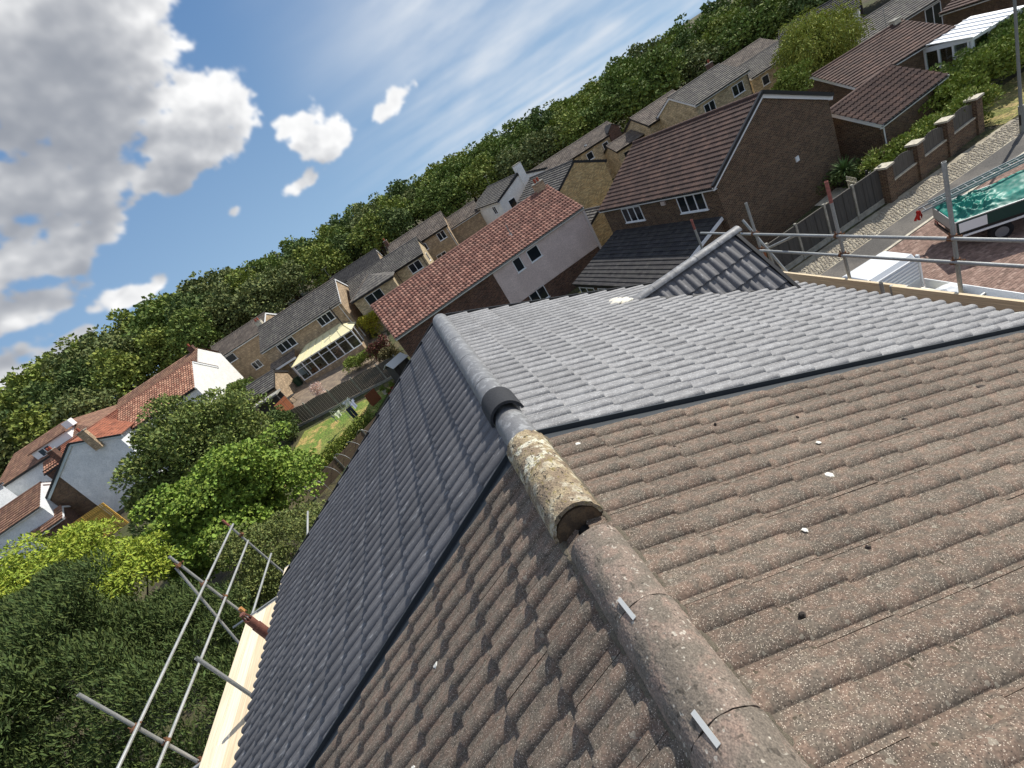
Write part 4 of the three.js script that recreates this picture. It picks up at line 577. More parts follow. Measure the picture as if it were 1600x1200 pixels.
// ---------------------------------------------------------------- trees and plants
// leaves spread over the shells of many clumps; each leaf is a folded four-cornered blade with a tone of its own
function foliage(clumps, per, size, seed, o = {}) {
  const R = rng(seed), N = clumps.length * per, pos = new Float32Array(N * 18), col = new Float32Array(N * 18), el = o.el ?? 1.5, v = o.vary ?? 0.3, up = o.up ?? 0.35, tint = o.tint || [1, 1, 1], alt = o.alt;
  let k = 0;
  const gr = () => { let z = 2 * R() - 1, a = R() * 6.2832, s = Math.sqrt(1 - z * z); return [s * Math.cos(a), z, s * Math.sin(a)]; };
  for (const c of clumps) for (let i = 0; i < per; i++) {
    let n = gr(); if (n[1] < -0.35 && R() < 0.75) n[1] = -n[1];
    const d = (o.shell ?? 0.62) + (1.04 - (o.shell ?? 0.62)) * Math.sqrt(R()), p = [c[0] + n[0] * c[3] * d, c[1] + n[1] * c[4] * d, c[2] + n[2] * c[5] * d];
    // blade direction: outwards, a little up or down, with scatter
    const q = gr(), t = [n[0] * (o.out ?? 0.6) + q[0] * 0.8, n[1] * (o.out ?? 0.6) + q[1] * 0.8 + (o.droop ?? up), n[2] * (o.out ?? 0.6) + q[2] * 0.8], tl = Math.hypot(...t) || 1, L = size * (0.6 + 0.8 * R()), w = L / el / 2;
    t[0] /= tl; t[1] /= tl; t[2] /= tl;
    const m = gr(), m2 = [n[0] + m[0] * 0.9, n[1] + m[1] * 0.9 + 0.35, n[2] + m[2] * 0.9]; // facing
    let s = [t[1] * m2[2] - t[2] * m2[1], t[2] * m2[0] - t[0] * m2[2], t[0] * m2[1] - t[1] * m2[0]]; const sl = Math.hypot(...s) || 1; s = s.map(x => x / sl * w);
    const f = [m2[0], m2[1], m2[2]].map(x => x * L * 0.06), A = p, B = [0, 1, 2].map(j => p[j] + t[j] * L), C = [0, 1, 2].map(j => p[j] + t[j] * L * 0.45 + s[j] + f[j]), E = [0, 1, 2].map(j => p[j] + t[j] * L * 0.45 - s[j] + f[j]);
    pos.set(A, k); pos.set(C, k + 3); pos.set(B, k + 6); pos.set(A, k + 9); pos.set(B, k + 12); pos.set(E, k + 15);
    const br = 1 - v + 2 * v * R(), hu = (R() - 0.5) * (o.hue ?? 0.25), tt = alt && R() < alt[0] ? alt[1] : tint, cr = tt[0] * br * (1 + hu), cg = tt[1] * br, cb = tt[2] * br * (1 - hu);
    for (let j = 0; j < 6; j++) { col[k + j * 3] = cr; col[k + j * 3 + 1] = cg; col[k + j * 3 + 2] = cb; }
    k += 18;
  }
  const g = new THREE.BufferGeometry(); g.setAttribute('position', new THREE.BufferAttribute(pos, 3)); g.setAttribute('color', new THREE.BufferAttribute(col, 3)); g.computeVertexNormals(); return g;
}
function crownClumps(n, c, r, cr, seed, o = {}) { // clumps spread through an uneven egg, more of them towards its skin
  const R = rng(seed), out = []; let guard = 0;
  while (out.length < n && guard++ < n * 40) {
    const z = 2 * R() - 1, a = R() * 6.2832, s = Math.sqrt(1 - z * z), d = 0.35 + 0.65 * Math.pow(R(), 0.45), lump = 0.82 + 0.42 * noise3.noise(s * Math.cos(a) * 1.7 + seed, z * 1.7, s * Math.sin(a) * 1.7);
    if (z < (o.floor ?? -0.75)) continue;
    const k = cr * (0.6 + 0.75 * R()); out.push([c[0] + s * Math.cos(a) * r[0] * d * lump, c[1] + z * r[1] * d * lump, c[2] + s * Math.sin(a) * r[2] * d * lump, k, k * (o.flat ?? 0.75), k]);
  }
  return out;
}
function trunkGeo(h, r, spread, top, seed) { const R = rng(seed), L = [tube([0, -0.6, 0], [0.1 * (R() - 0.5), h, 0.1 * (R() - 0.5)], r, 8, r * 0.55)]; for (let i = 0; i < 6; i++) { const a = i * 1.05 + R(), y = h * (0.55 + 0.4 * R()); L.push(tube([0, y, 0], [Math.cos(a) * spread * (0.5 + 0.4 * R()), y + (top - y) * (0.45 + 0.4 * R()), Math.sin(a) * spread * (0.5 + 0.4 * R())], r * 0.42, 6, r * 0.1)); } return merge(L); }
const leafMat = (r, g, b, rough = 0.85) => { const m = new THREE.MeshStandardMaterial({ vertexColors: true, roughness: rough, side: THREE.DoubleSide }); m.color.setRGB(r, g, b); return m; };
const LM = { oak: leafMat(0.142, 0.196, 0.036), ash: leafMat(0.2, 0.245, 0.044), dark: leafMat(0.1, 0.146, 0.036), lime: leafMat(0.19, 0.24, 0.036), olive: leafMat(0.15, 0.18, 0.055), bronze: leafMat(0.16, 0.1, 0.06) };
{ // the wood behind the houses
  const V = []; for (let i = 0; i < 6; i++) V.push(foliage(crownClumps(78, [0, 8, 0], [3.7 + 0.3 * (i % 3), 4.6, 3.7 + 0.3 * (i % 2)], 1.25, 40 + i, { floor: -0.85 }), 58, 0.46, 60 + i, { el: 1.35, vary: 0.3 }));
  const tg = trunkGeo(6.5, 0.28, 3, 11, 3), R = rng(21), mats = [LM.oak, LM.ash, LM.dark, LM.oak, LM.olive, LM.ash, LM.ash];
  const EL = [[-60, 5.5], [-35, 5.7], [-24, 6.0], [-12, 3.9], [0, 3.0], [11, 1.8], [21.6, 0.7], [31.5, 0.55], [38.7, 0.2], [60, 0.2]], elA = (a) => { for (let i = 0; i + 1 < EL.length; i++) if (a <= EL[i + 1][0]) return mix(EL[i][1], EL[i + 1][1], (a - EL[i][0]) / (EL[i + 1][0] - EL[i][0])); return 0.2; };
  const tone = { [LM.oak.uuid]: 'mid green', [LM.ash.uuid]: 'fresh light green', [LM.dark.uuid]: 'dark green', [LM.olive.uuid]: 'olive green' }, rows = ['in the front row of the wood', 'in the second row of the wood', 'deep in the wood', 'on the skyline of the wood'];
  const behind = [[-47, 'beyond the pale blue-white house'], [-33, 'behind the brown hip roof'], [-24, 'behind the red pantile roof'], [-16, 'behind the set-back tan house'], [-9, 'behind the conservatory house'], [0.5, 'behind the hipped bay house'], [6, 'behind the satellite dish house'], [14, 'behind the tall white chimney'], [23, 'behind the lower pale house'], [29, 'behind the dormer house'], [36, 'behind the long garage'], [90, 'behind the rooflight roof']];
  for (let row = 0; row < 4; row++) for (let az = -56; az < 52; az += 3.1 + 0.6 * R()) {
    const a = az + row * 0.9 + (R() - 0.5) * 1.6, r = (a > 34 ? 90 : a > 24 ? 80 : a > 8 ? 82 : a < -28 ? 83 : 84) + row * 6.5 + (R() - 0.5) * 4, x = Math.sin(a * D2R) * r, z = -Math.cos(a * D2R) * r, g = gh(x, z);
    const H = Math.max(7, (12.3 + r * Math.tan(elA(a) * D2R) - g) * (row === 0 ? 0.66 + 0.16 * R() : row === 1 ? 0.8 + 0.14 * R() : 0.9 + 0.13 * R())), s = H / 12.9, w = clamp(s * (0.95 + 0.35 * R()), 0.95, 1.6), mt = mats[Math.floor(R() * mats.length)];
    const t = thing('broadleaf_tree', `${tone[mt.uuid]} tree ${rows[row]} ${behind.find(q => a <= q[0])[1]}`, 'tree', [x, g, z], R() * 6.28, 'trees of the wood behind the houses'); t.scale.set(w, s, w); put('crown', V[Math.floor(R() * 6)], mt, t); put('trunk', tg, M.trunk, t);
  }
}
function plant(name, label, cat, at, clumps, per, size, mat, o = {}) {
  const t = thing(name, label, cat, [at[0], o.y ?? gh(at[0], at[1]), at[1]], 0, o.group); put(o.part || 'crown', foliage(clumps, per, size, o.seed || 7, o), mat, t);
  if (o.trunk) put('trunk', trunkGeo(...o.trunk), M.trunk, t); return t;
}
// nearer trees
plant('fruit_tree', 'broad leafy fruit tree in front of the red pantile house', 'tree', [-16.9, -31], [...crownClumps(170, [0, 6.7, 0], [4.8, 3.8, 4.2], 0.95, 201, { floor: -0.9 }), ...crownClumps(24, [-3.2, 5.4, 2], [1.8, 1.8, 2], 0.6, 203)], 330, 0.19, leafMat(0.16, 0.2, 0.05), { y: 0, seed: 205, el: 1.6, vary: 0.34, alt: [0.12, [1.9, 1.9, 1.7]], trunk: [3.4, 0.2, 3, 8, 5] });
plant('maple_tree', 'bright green maple with layered leaves in the near garden', 'tree', [-14.5, -24.6], crownClumps(190, [0, 4.6, 0], [4.4, 3.4, 4.2], 0.85, 211, { floor: -0.95, flat: 0.5 }), 360, 0.17, leafMat(0.2, 0.29, 0.04), { y: 0, seed: 213, el: 1.25, vary: 0.32, droop: -0.05, trunk: [2.6, 0.16, 2.6, 6, 7] });
plant('shrub', 'tall olive green shrub beside the far end of the scaffold boards', 'shrub', [-11.1, -18.2], crownClumps(120, [0, 3.0, 0], [2.7, 2.9, 2.7], 0.62, 221, { floor: -0.95 }), 330, 0.1, leafMat(0.16, 0.19, 0.05), { y: 0, seed: 223, el: 1.7, trunk: [1.6, 0.09, 1.5, 4, 9] });
plant('round_bush', 'clipped round dark green bush at the end of the lawn', 'bush', [-16.9, -42.0], crownClumps(90, [0, 1.5, 0], [1.55, 1.6, 1.5], 0.42, 231, { floor: -0.95 }), 130, 0.15, LM.dark, { seed: 233, vary: 0.4 });
plant('golden_tree', 'golden yellow-green tree beyond the big dark conifer', 'tree', [-18.4, -19.4], [...crownClumps(90, [-1.2, 8.0, 0], [3.6, 1.9, 3], 0.8, 241, { floor: -0.7, flat: 0.6 }), ...crownClumps(34, [2.2, 6.5, 0.4], [2.0, 1.3, 1.8], 0.6, 243, { floor: -0.7 })], 360, 0.16, leafMat(0.3, 0.37, 0.04), { y: 0, seed: 245, el: 2.6, droop: -0.25, vary: 0.28, trunk: [5, 0.18, 3, 8, 11] });
{ // the big conifer under the scaffold: upward sprays on a deep uneven wall
  const cl = [], R = rng(251);
  for (let i = 0; i < 900; i++) { const u = R(), a = R() * 6.2832, top = 0.9 + 0.1 * noise3.noise(Math.cos(a) * 2, Math.sin(a) * 2, 3.3), ry = 9.9 * top, y = 1.2 + (ry - 1.2) * Math.pow(u, 0.55), shr = Math.pow(clamp(1 - Math.pow(y / (ry + 0.7), 3.2)), 0.55), lump = 0.86 + 0.3 * noise3.noise(Math.cos(a) * 2.3, y * 0.6, Math.sin(a) * 2.3), d = shr * lump * (0.9 + 0.14 * R()); cl.push([Math.cos(a) * 5.4 * d, y, Math.sin(a) * 6.0 * d, 0.46, 0.52, 0.46]); }
  for (let i = 0; i < 160; i++) { const a = R() * 6.2832, d = Math.sqrt(R()) * 0.8; cl.push([Math.cos(a) * 4.8 * d, 8.9 + 0.75 * noise3.noise(Math.cos(a) * d * 3, 1, Math.sin(a) * d * 3) + 0.4 * (1 - d), Math.sin(a) * 5 * d, 0.5, 0.4, 0.5]); }
  plant('conifer', 'huge dark green conifer growing up beside the scaffold rails', 'tree', [-14.4, -10.8], cl, 280, 0.135, leafMat(0.08, 0.118, 0.028), { y: 0, seed: 253, el: 3.8, out: 0.45, up: 0.95, vary: 0.34, shell: 0.45, trunk: [6.5, 0.3, 2.5, 7, 13] });
  // its neighbour nearer to us
  const c2 = cl.filter((_, i) => i % 2 === 0).map(q => [q[0] * 0.95, q[1] * 0.98, q[2] * 0.85, q[3], q[4], q[5]]);
  plant('conifer', 'second dark conifer pressed against the huge one, further down the garden', 'tree', [-18.2, -4.6], c2, 260, 0.14, leafMat(0.08, 0.114, 0.03), { y: 0, seed: 255, el: 3.8, out: 0.45, up: 0.95, shell: 0.45, trunk: [6, 0.3, 2.5, 7, 15] });
}
// right hand side
plant('willow_tree', 'feathery yellow-green willow behind the brown bungalow roof', 'tree', [41.5, -40.2], crownClumps(130, [0, 4.6, 0], [3.9, 3.1, 3.7], 0.85, 261, { floor: -0.95, flat: 1.2 }), 150, 0.34, leafMat(0.3, 0.33, 0.055), { y: 0, seed: 263, el: 4.5, droop: -0.8, out: 0.4, trunk: [3, 0.25, 2.5, 7, 17] });
plant('small_tree', 'small rounded light green tree behind the dark brick gable', 'tree', [31.9, -33.6], crownClumps(50, [0, 4.5, 0], [1.35, 1.35, 1.3], 0.42, 271), 110, 0.17, LM.lime, { y: 0, seed: 273, trunk: [3.4, 0.1, 1, 5, 19] });
{
  const seg = (n, x0, z0, x1, z1, h, w, s) => { const R = rng(s), out = []; for (let i = 0; i < n; i++) { const t = R(), k = 0.3 + 0.25 * R(); out.push([mix(x0, x1, t) + (R() - 0.5) * w, h * (0.12 + 0.83 * Math.sqrt(R())) * (0.85 + 0.3 * noise3.noise(t * 6, s, 0)), mix(z0, z1, t) + (R() - 0.5) * w, k, k * 0.8, k]); } return out; };
  plant('hedge', 'loose leafy hedge with pale flowers along the boundary wall panels', 'hedge', [27.2, -21.1], seg(130, -3.2, -0.1, 3.4, 0.3, 2.0, 1.2, 281), 150, 0.13, LM.lime, { part: 'leaves', seed: 283, alt: [0.07, [3.2, 2.6, 5]] });
  plant('hedge', 'tall green hedge beyond the end of the boundary wall', 'hedge', [35.2, -23.0], seg(170, -4.6, -0.3, 5.2, 0.5, 2.5, 2.2, 285), 120, 0.17, LM.lime, { part: 'leaves', seed: 287 });
  plant('hedge', 'dark leafy shrubs in front of the white conservatory', 'hedge', [37.6, -25.6], seg(90, -3, 0, 3.5, 0.2, 2.1, 1.8, 289), 110, 0.17, LM.oak, { part: 'leaves', seed: 291 });
  plant('shrub', 'reddish brown shrub at the corner of the brick garage', 'shrub', [25.6, -21.7], seg(34, -1.1, 0, 1.1, 0.1, 1.7, 0.9, 293), 110, 0.12, LM.bronze, { part: 'leaves', seed: 295, alt: [0.3, [0.9, 1.7, 0.8]] });
  plant('shrub', 'low dark green shrubs under the spiky plants by the garage', 'shrub', [24.6, -23.0], seg(40, -1.2, -0.8, 1.2, 0.9, 1.1, 1.2, 297), 110, 0.12, LM.dark, { part: 'leaves', seed: 299 });
  plant('flower_border', 'bright green low shrubs along the near edge of the lawn', 'shrub', [-12.2, -33.6], seg(90, -1.9, 1.4, 3.2, -2.6, 0.95, 1.1, 301), 120, 0.12, LM.lime, { part: 'leaves', seed: 303, alt: [0.06, [2.2, 1.6, 3]] });
  plant('shrub', 'pale leaved shrub in the vegetable bed below the lawn', 'shrub', [-9.6, -29.4], seg(24, -0.7, 0.3, 0.8, -0.5, 0.9, 0.6, 305), 110, 0.12, leafMat(0.2, 0.26, 0.14), { part: 'leaves', seed: 307 });
  plant('shrub', 'leafy green shrub under the conservatory windows', 'shrub', [-8.9, -48.6], seg(46, -1.3, -0.2, 1.3, 0.3, 1.5, 1, 309), 110, 0.14, LM.lime, { part: 'leaves', seed: 311 });
  plant('shrub', 'dark red shrub beside the terracotta-roofed house end', 'shrub', [-6.5, -46.4], seg(40, -0.6, 0, 0.6, 0.2, 2.7, 1.1, 313), 110, 0.15, leafMat(0.15, 0.05, 0.035), { part: 'leaves', seed: 315, alt: [0.2, [0.7, 2.2, 0.8]] });
  plant('shrub', 'olive brown shrub beside the dark red shrub', 'shrub', [-5.7, -43.9], seg(40, -0.6, 0, 0.6, 0.2, 2.2, 1, 317), 110, 0.14, leafMat(0.13, 0.11, 0.04), { part: 'leaves', seed: 319 });
  plant('shrub', 'bright yellow topped shrub behind the conservatory house', 'shrub', [-6.6, -55], seg(40, -1, 0, 1, 0, 3.1, 0.9, 321), 110, 0.15, leafMat(0.36, 0.33, 0.03), { part: 'leaves', seed: 323 });
  plant('conifer', 'clipped dark conifer beside the small grey-roofed garage', 'tree', [-21.6, -47.6], crownClumps(80, [0, 1.7, 0], [1.3, 2.1, 1.3], 0.42, 325, { floor: -0.95 }), 120, 0.13, LM.dark, { seed: 327, up: 0.7 });
  plant('shrub', 'golden green shrub at the corner of the tan brick house', 'shrub', [-22.8, -53.8], seg(30, -0.8, 0, 0.8, 0, 1.9, 1, 329), 110, 0.14, leafMat(0.2, 0.25, 0.03), { part: 'leaves', seed: 331 });
  plant('shrub', 'dense green shrubs between the white gable and the tan house', 'shrub', [-24, -56.8], seg(70, -2, -2, 2.5, 2, 3.4, 2.2, 333), 110, 0.2, LM.oak, { part: 'leaves', seed: 335 });
  plant('pampas_plant', 'pale pink-white feathery plant in front of the conservatory', 'plant', [-13.9, -47.6], seg(14, -0.25, 0, 0.25, 0, 1.5, 0.4, 337), 80, 0.2, leafMat(0.72, 0.56, 0.48), { part: 'plumes', seed: 339, el: 4 });
  plant('climbing_plant', 'dark ivy on the wall of the dormer house', 'plant', [32.6, -61.4], seg(40, -0.5, 0, 0.5, 0.2, 4.6, 0.5, 341), 100, 0.2, LM.oak, { part: 'leaves', seed: 343 });
  plant('shrub', 'small bright shrubs on the lawn behind the pale brick gable', 'shrub', [29.2, -53.2], seg(34, -1.6, 0, 1.6, 0.3, 1.7, 1, 345), 110, 0.2, LM.lime, { part: 'leaves', seed: 347 });
  // spiky cordyline-like plants by the garage
  for (const [x, z, h, mt, lb] of [[25.3, -22.4, 1.35, leafMat(0.42, 0.4, 0.12), 'spiky plant with yellow striped blades by the garage wall'], [24.2, -23.4, 1.5, leafMat(0.1, 0.17, 0.05), 'spiky plant with plain green blades beside the dark brick house']]) {
    const t = thing('spiky_plant', lb, 'plant', [x, 0, z]), g = new GB(), R = rng(x * 10 | 0); for (let i = 0; i < 90; i++) { const a = R() * 6.28, e = 0.2 + 1.1 * R(), L = 0.75 + 0.35 * R(), d = [Math.cos(a) * Math.cos(e), Math.sin(e), Math.sin(a) * Math.cos(e)], s = [-Math.sin(a) * 0.035, 0, Math.cos(a) * 0.035], b = [0, h - 0.5, 0], m = d.map((q, j) => b[j] + q * L * 0.55), tp = d.map((q, j) => b[j] + q * L - (j === 1 ? 0.22 * Math.cos(e) * L : 0)); g.quad(b.map((q, j) => q - s[j]), m.map((q, j) => q - s[j]), m.map((q, j) => q + s[j]), b.map((q, j) => q + s[j])); g.tri(m.map((q, j) => q - s[j]), tp, m.map((q, j) => q + s[j]), [0, 0], [0, 1], [1, 0]); }
    const gg = g.geo(); gg.setAttribute('color', new THREE.Float32BufferAttribute(new Float32Array(gg.attributes.position.count * 3).fill(1), 3)); put('blades', gg, mt, t); put('stem', tube([0, -0.1, 0], [0, h - 0.45, 0], 0.07, 8), M.trunk, t);
  }
}

// ---------------------------------------------------------------- scaffolds
const galv = new THREE.MeshStandardMaterial({ map: tex(256, 512, (u, v) => { const a = fn(u, v, 7, 4, 801), b = fn(u, v, 60, 2, 803); let c = lerp3([176, 178, 176], [140, 142, 140], a); c = lerp3(c, [206, 206, 202], sstep(0.6, 0.8, b) * 0.5); return c; }, [0.3, 1.2]), metalness: 0.35, roughness: 0.5, side: THREE.DoubleSide, bumpMap: GRIT, bumpScale: 0.001 });
const boardSet = [M.board, woodMat([234, 217, 188], [212, 188, 150], 831), woodMat([246, 237, 216], [232, 215, 184], 833)];
const redPaint = blotch([158, 98, 88], [134, 84, 76], 12, 805, 0.3), rust = blotch([120, 84, 58], [92, 62, 44], 14, 807, 0.2);
const TR = 0.0242;
function pole(par, nm, a, b, redTop) { const A = new THREE.Vector3(...a), B = new THREE.Vector3(...b); const m = put(nm, hollow(a, b, TR, 0.004, 16), galv, par); if (redTop) { const c = B.clone().lerp(A, redTop / A.distanceTo(B)); put('painted_end', hollow(c.toArray(), B.clone().addScaledVector(B.clone().sub(A).normalize(), 0.001).toArray(), TR + 0.0012, 0.006, 16), redPaint, m); } return m; }
function coupler(par, p, turn = 0) { // forged double coupler with its bolt
  const L = [tube([0, -0.026, 0], [0, 0.026, 0], 0.038, 10)]; const c2 = tube([-0.026, 0, 0.05], [0.026, 0, 0.05], 0.036, 10); L.push(c2, new GB().box(-0.02, -0.02, 0.012, 0.02, 0.02, 0.04).geo(), tube([0.03, 0, -0.01], [0.085, 0.0, -0.01], 0.009, 6), tube([0.072, 0, -0.01], [0.086, 0, -0.01], 0.016, 6), tube([0, 0.03, 0.06], [0, 0.085, 0.06], 0.009, 6));
  const m = put('coupler', merge(L), rust, par); m.position.set(...p); m.rotation.y = turn; return m;
}
{
  const s = thing('scaffold', 'galvanised tube scaffold along the rear eaves above the conifer', 'scaffold', [-6.65, 0, -5.85]), X = (x) => x + 6.65, Z = (z) => z + 5.85, P = (x, y, z) => [X(x), y, Z(z)];
  pole(s, 'standard', P(-6.66, 0, -5.85), P(-6.66, 9.56, -5.85)); pole(s, 'standard', P(-6.66, 0, -8.7), P(-6.66, 9.5, -8.7)); pole(s, 'standard', P(-6.66, 0, -10.55), P(-6.66, 8.9, -10.55), 0.2); pole(s, 'standard', P(-6.66, 0, -2.9), P(-6.66, 9.4, -2.9));
  for (const z of [-5.43, -8.3, -2.7]) pole(s, 'standard', P(-4.98, 0, z), P(-4.98, z === -5.43 ? 9.24 : 7.5, z));
  pole(s, 'guardrail', P(-6.6, 8.66, -10.6), P(-6.6, 8.66, -1.2)); pole(s, 'guardrail', P(-6.6, 8.15, -10.5), P(-6.6, 8.15, -1.2)); pole(s, 'ledger', P(-5.2, 7.86, -10.6), P(-5.2, 7.5, -8.6)); pole(s, 'ledger', P(-6.6, 7.45, -10.7), P(-6.6, 7.45, -1.2));
  pole(s, 'brace', P(-6.72, 9.26, -8.66), P(-6.98, 6.2, -8.1)); for (const z of [-5.8, -8.62, -2.9]) pole(s, 'transom', P(-6.95, 7.52, z), P(-4.8, 7.52, z));
  for (const [y, z] of [[8.66, -5.85], [8.15, -5.85], [8.66, -8.7], [8.15, -8.7], [9.26, -8.7], [7.52, -5.85], [7.62, -8.7], [8.35, -10.55], [7.52, -2.9]]) coupler(s, P(-6.66, y, z), Math.PI / 2 * ((y * 10 | 0) % 2));
  bx(-0.03, -0.06, -0.03, 0.03, 0.06, 0.03).build('orange_band', plain('#b98550', 0.8), s).position.set(...P(-6.62, 7.7, -8.7));
  const R = rng(31); for (let i = 0; i < 6; i++) { const x = -6.52 + i * 0.232, z0 = i < 3 ? -8.42 - 0.05 * R() : -9.3 - 0.1 * R(), z1 = z0 + 3.9; for (const [a, b] of [[z0, z1], [z1 + 0.01, z1 + 3.9]]) { const t = thing('scaffold_board', `pale scaffold board ${['outermost against the rear rails', 'second from the rear rails', 'third from the rear rails', 'third from the rear eaves', 'second from the rear eaves', 'closest to the rear eaves'][i]}, ${a === z0 ? 'length by the vent pipe' : 'length past the short standard'}`, 'board', [x + 0.1125, 7.55, (a + b) / 2], 0, 'pale boards of the rear scaffold'); const g = new GB(); g.quad([-0.1125, 0.038, a - (a + b) / 2], [0.1125, 0.038, a - (a + b) / 2], [0.1125, 0.038, b - (a + b) / 2], [-0.1125, 0.038, b - (a + b) / 2], [[i * 0.3, 0], [i * 0.3 + 0.225, 0], [i * 0.3 + 0.225, 3.9], [i * 0.3, 3.9]]); g.box(-0.1125, 0, -(b - a) / 2, 0.1125, 0.0375, (b - a) / 2); g.build('plank', boardSet[(i * 2 + (a === z0 ? 0 : 1)) % 3], t); for (const e of [-1, 1]) bx(-0.114, -0.001, e * (b - a) / 2 - 0.02, 0.114, 0.0395, e * (b - a) / 2 + 0.012).build('end_band', galv, t); t.position.y += 0.004 * R(); } }
}
{
  const s = thing('scaffold', 'galvanised tube scaffold along the street eaves above the drive', 'scaffold', [5.85, 0, -6]), P = (x, y, z) => [x - 5.85, y, z + 6];
  for (const [z, y, r] of [[-4.42, 9.54, 0], [-6.0, 9.44, 0.34], [-7.75, 9.18, 0], [-9.56, 8.86, 0.24], [-2.4, 9.5, 0]]) pole(s, 'standard', P(5.86, 0, z), P(5.86, y, z), r);
  pole(s, 'standard', P(5.42, 0, -5.08), P(5.42, 8.1, -5.08)); pole(s, 'standard', P(5.3, 0, -7.9), P(5.3, 7.6, -7.9));
  pole(s, 'guardrail', P(5.8, 8.57, -9.3), P(5.8, 8.575, -1.6)); pole(s, 'guardrail', P(5.8, 8.22, -8.0), P(5.8, 8.25, -1.6)); pole(s, 'brace', P(5.95, 8.78, -8.1), P(5.95, 6.6, -6.7)); pole(s, 'brace', P(5.9, 8.5, -6.9), P(6.3, 7.5, -9.2)); for (const z of [-4.4, -6, -7.7]) pole(s, 'transom', P(6.2, 7.5, z), P(4.75, 7.5, z));
  pole(s, 'ledger', P(5.8, 7.44, -9.6), P(5.8, 7.44, -1.6)); pole(s, 'loose_tube', P(5.08, 8.12, -3.4), P(5.75, 8.2, -2.3));
  for (const z of [-4.42, -6, -7.75]) { coupler(s, P(5.86, 8.57, z), -Math.PI / 2); coupler(s, P(5.86, 8.23, z), -Math.PI / 2); coupler(s, P(5.86, 7.6, z), 0); }
  const tb = (z0, z1, x, y) => { const t = thing('toe_board', z0 < -7 ? 'upright toe board at the far end by the cross gable' : 'upright toe board overlapping its neighbour above the white pickup', 'board', [x, y, (z0 + z1) / 2]); const L = (z1 - z0) / 2, g = new GB(); g.beam([0, 0.11, -L], [0, 0.11, L], 0.038, 0.225); g.build('plank', M.boardOld, t); for (const e of [-1, 1]) bx(-0.021, -0.004, e * L - 0.02, 0.021, 0.226, e * L + 0.006).build('end_band', galv, t); };
  tb(-7.75, -5.02, 5.76, 7.6); tb(-5.2, -1.6, 5.715, 7.61);
  const R = rng(33); for (let i = 0; i < 4; i++) for (const [a, b] of [[-7.9, -5.0], [-4.99, -1.6]]) { const t = thing('scaffold_board', `grey scaffold board ${['closest to the street eaves', 'second from the street eaves', 'second from the toe boards', 'against the toe boards'][i]}, ${a < -6 ? 'length under the cross gable' : 'length above the white pickup'}`, 'board', [4.88 + i * 0.231, 7.545 + 0.004 * R(), (a + b) / 2], 0, 'weathered boards of the street scaffold'), L = (b - a) / 2, g = new GB(); g.beam([0, 0.02, -L], [0, 0.02, L], 0.225, 0.038); g.build('plank', woodStreet(), t); for (const e of [-1, 1]) bx(-0.114, 0, e * L - 0.015, 0.114, 0.041, e * L + 0.01).build('end_band', galv, t); }
}
function woodStreet() { return M.weather ||= woodMat([158, 148, 134], [124, 114, 104], 811); }

// ---------------------------------------------------------------- boundary walls and fences on the street side
{
  const w = thing('boundary_wall', 'brick boundary wall with stone-capped piers and arched timber panels', 'wall', [22.4, 0, -19.55], 0.085), pier = [0, 2.2, 4.4, 6.6], L = 6.6;
  bx(0.22, -0.3, -0.11, L - 0.22, 0.9, 0.11).build('dwarf_wall', M.brickDark, w);
  for (const x of pier) { const p = bx(x - 0.22, -0.3, -0.22, x + 0.22, 1.82, 0.22).build('pier', M.brickDark, w); bx(x - 0.29, 1.822, -0.29, x + 0.29, 1.92, 0.29).build('cap', M.stone, p); }
  for (let i = 0; i < 3; i++) { const x0 = pier[i] + 0.23, x1 = pier[i + 1] - 0.23; bx(x0, 0.902, -0.14, x1, 0.96, 0.14).build('coping', M.stone, w); const n = 12; for (let k = 0; k < n; k++) { const a = mix(x0, x1, k / n), b = mix(x0, x1, (k + 1) / n), h = 1.62 + 0.24 * Math.sin(Math.PI * (k + 0.5) / n); bx(a + 0.006, 0.965, 0.0, b - 0.006, h, 0.02 + 0.004 * (k % 2)).build('board', M.fence, w); } for (const y of [1.1, 1.5]) bx(x0, y, -0.045, x1, y + 0.08, -0.002).build('rail', M.fence, w); }
}
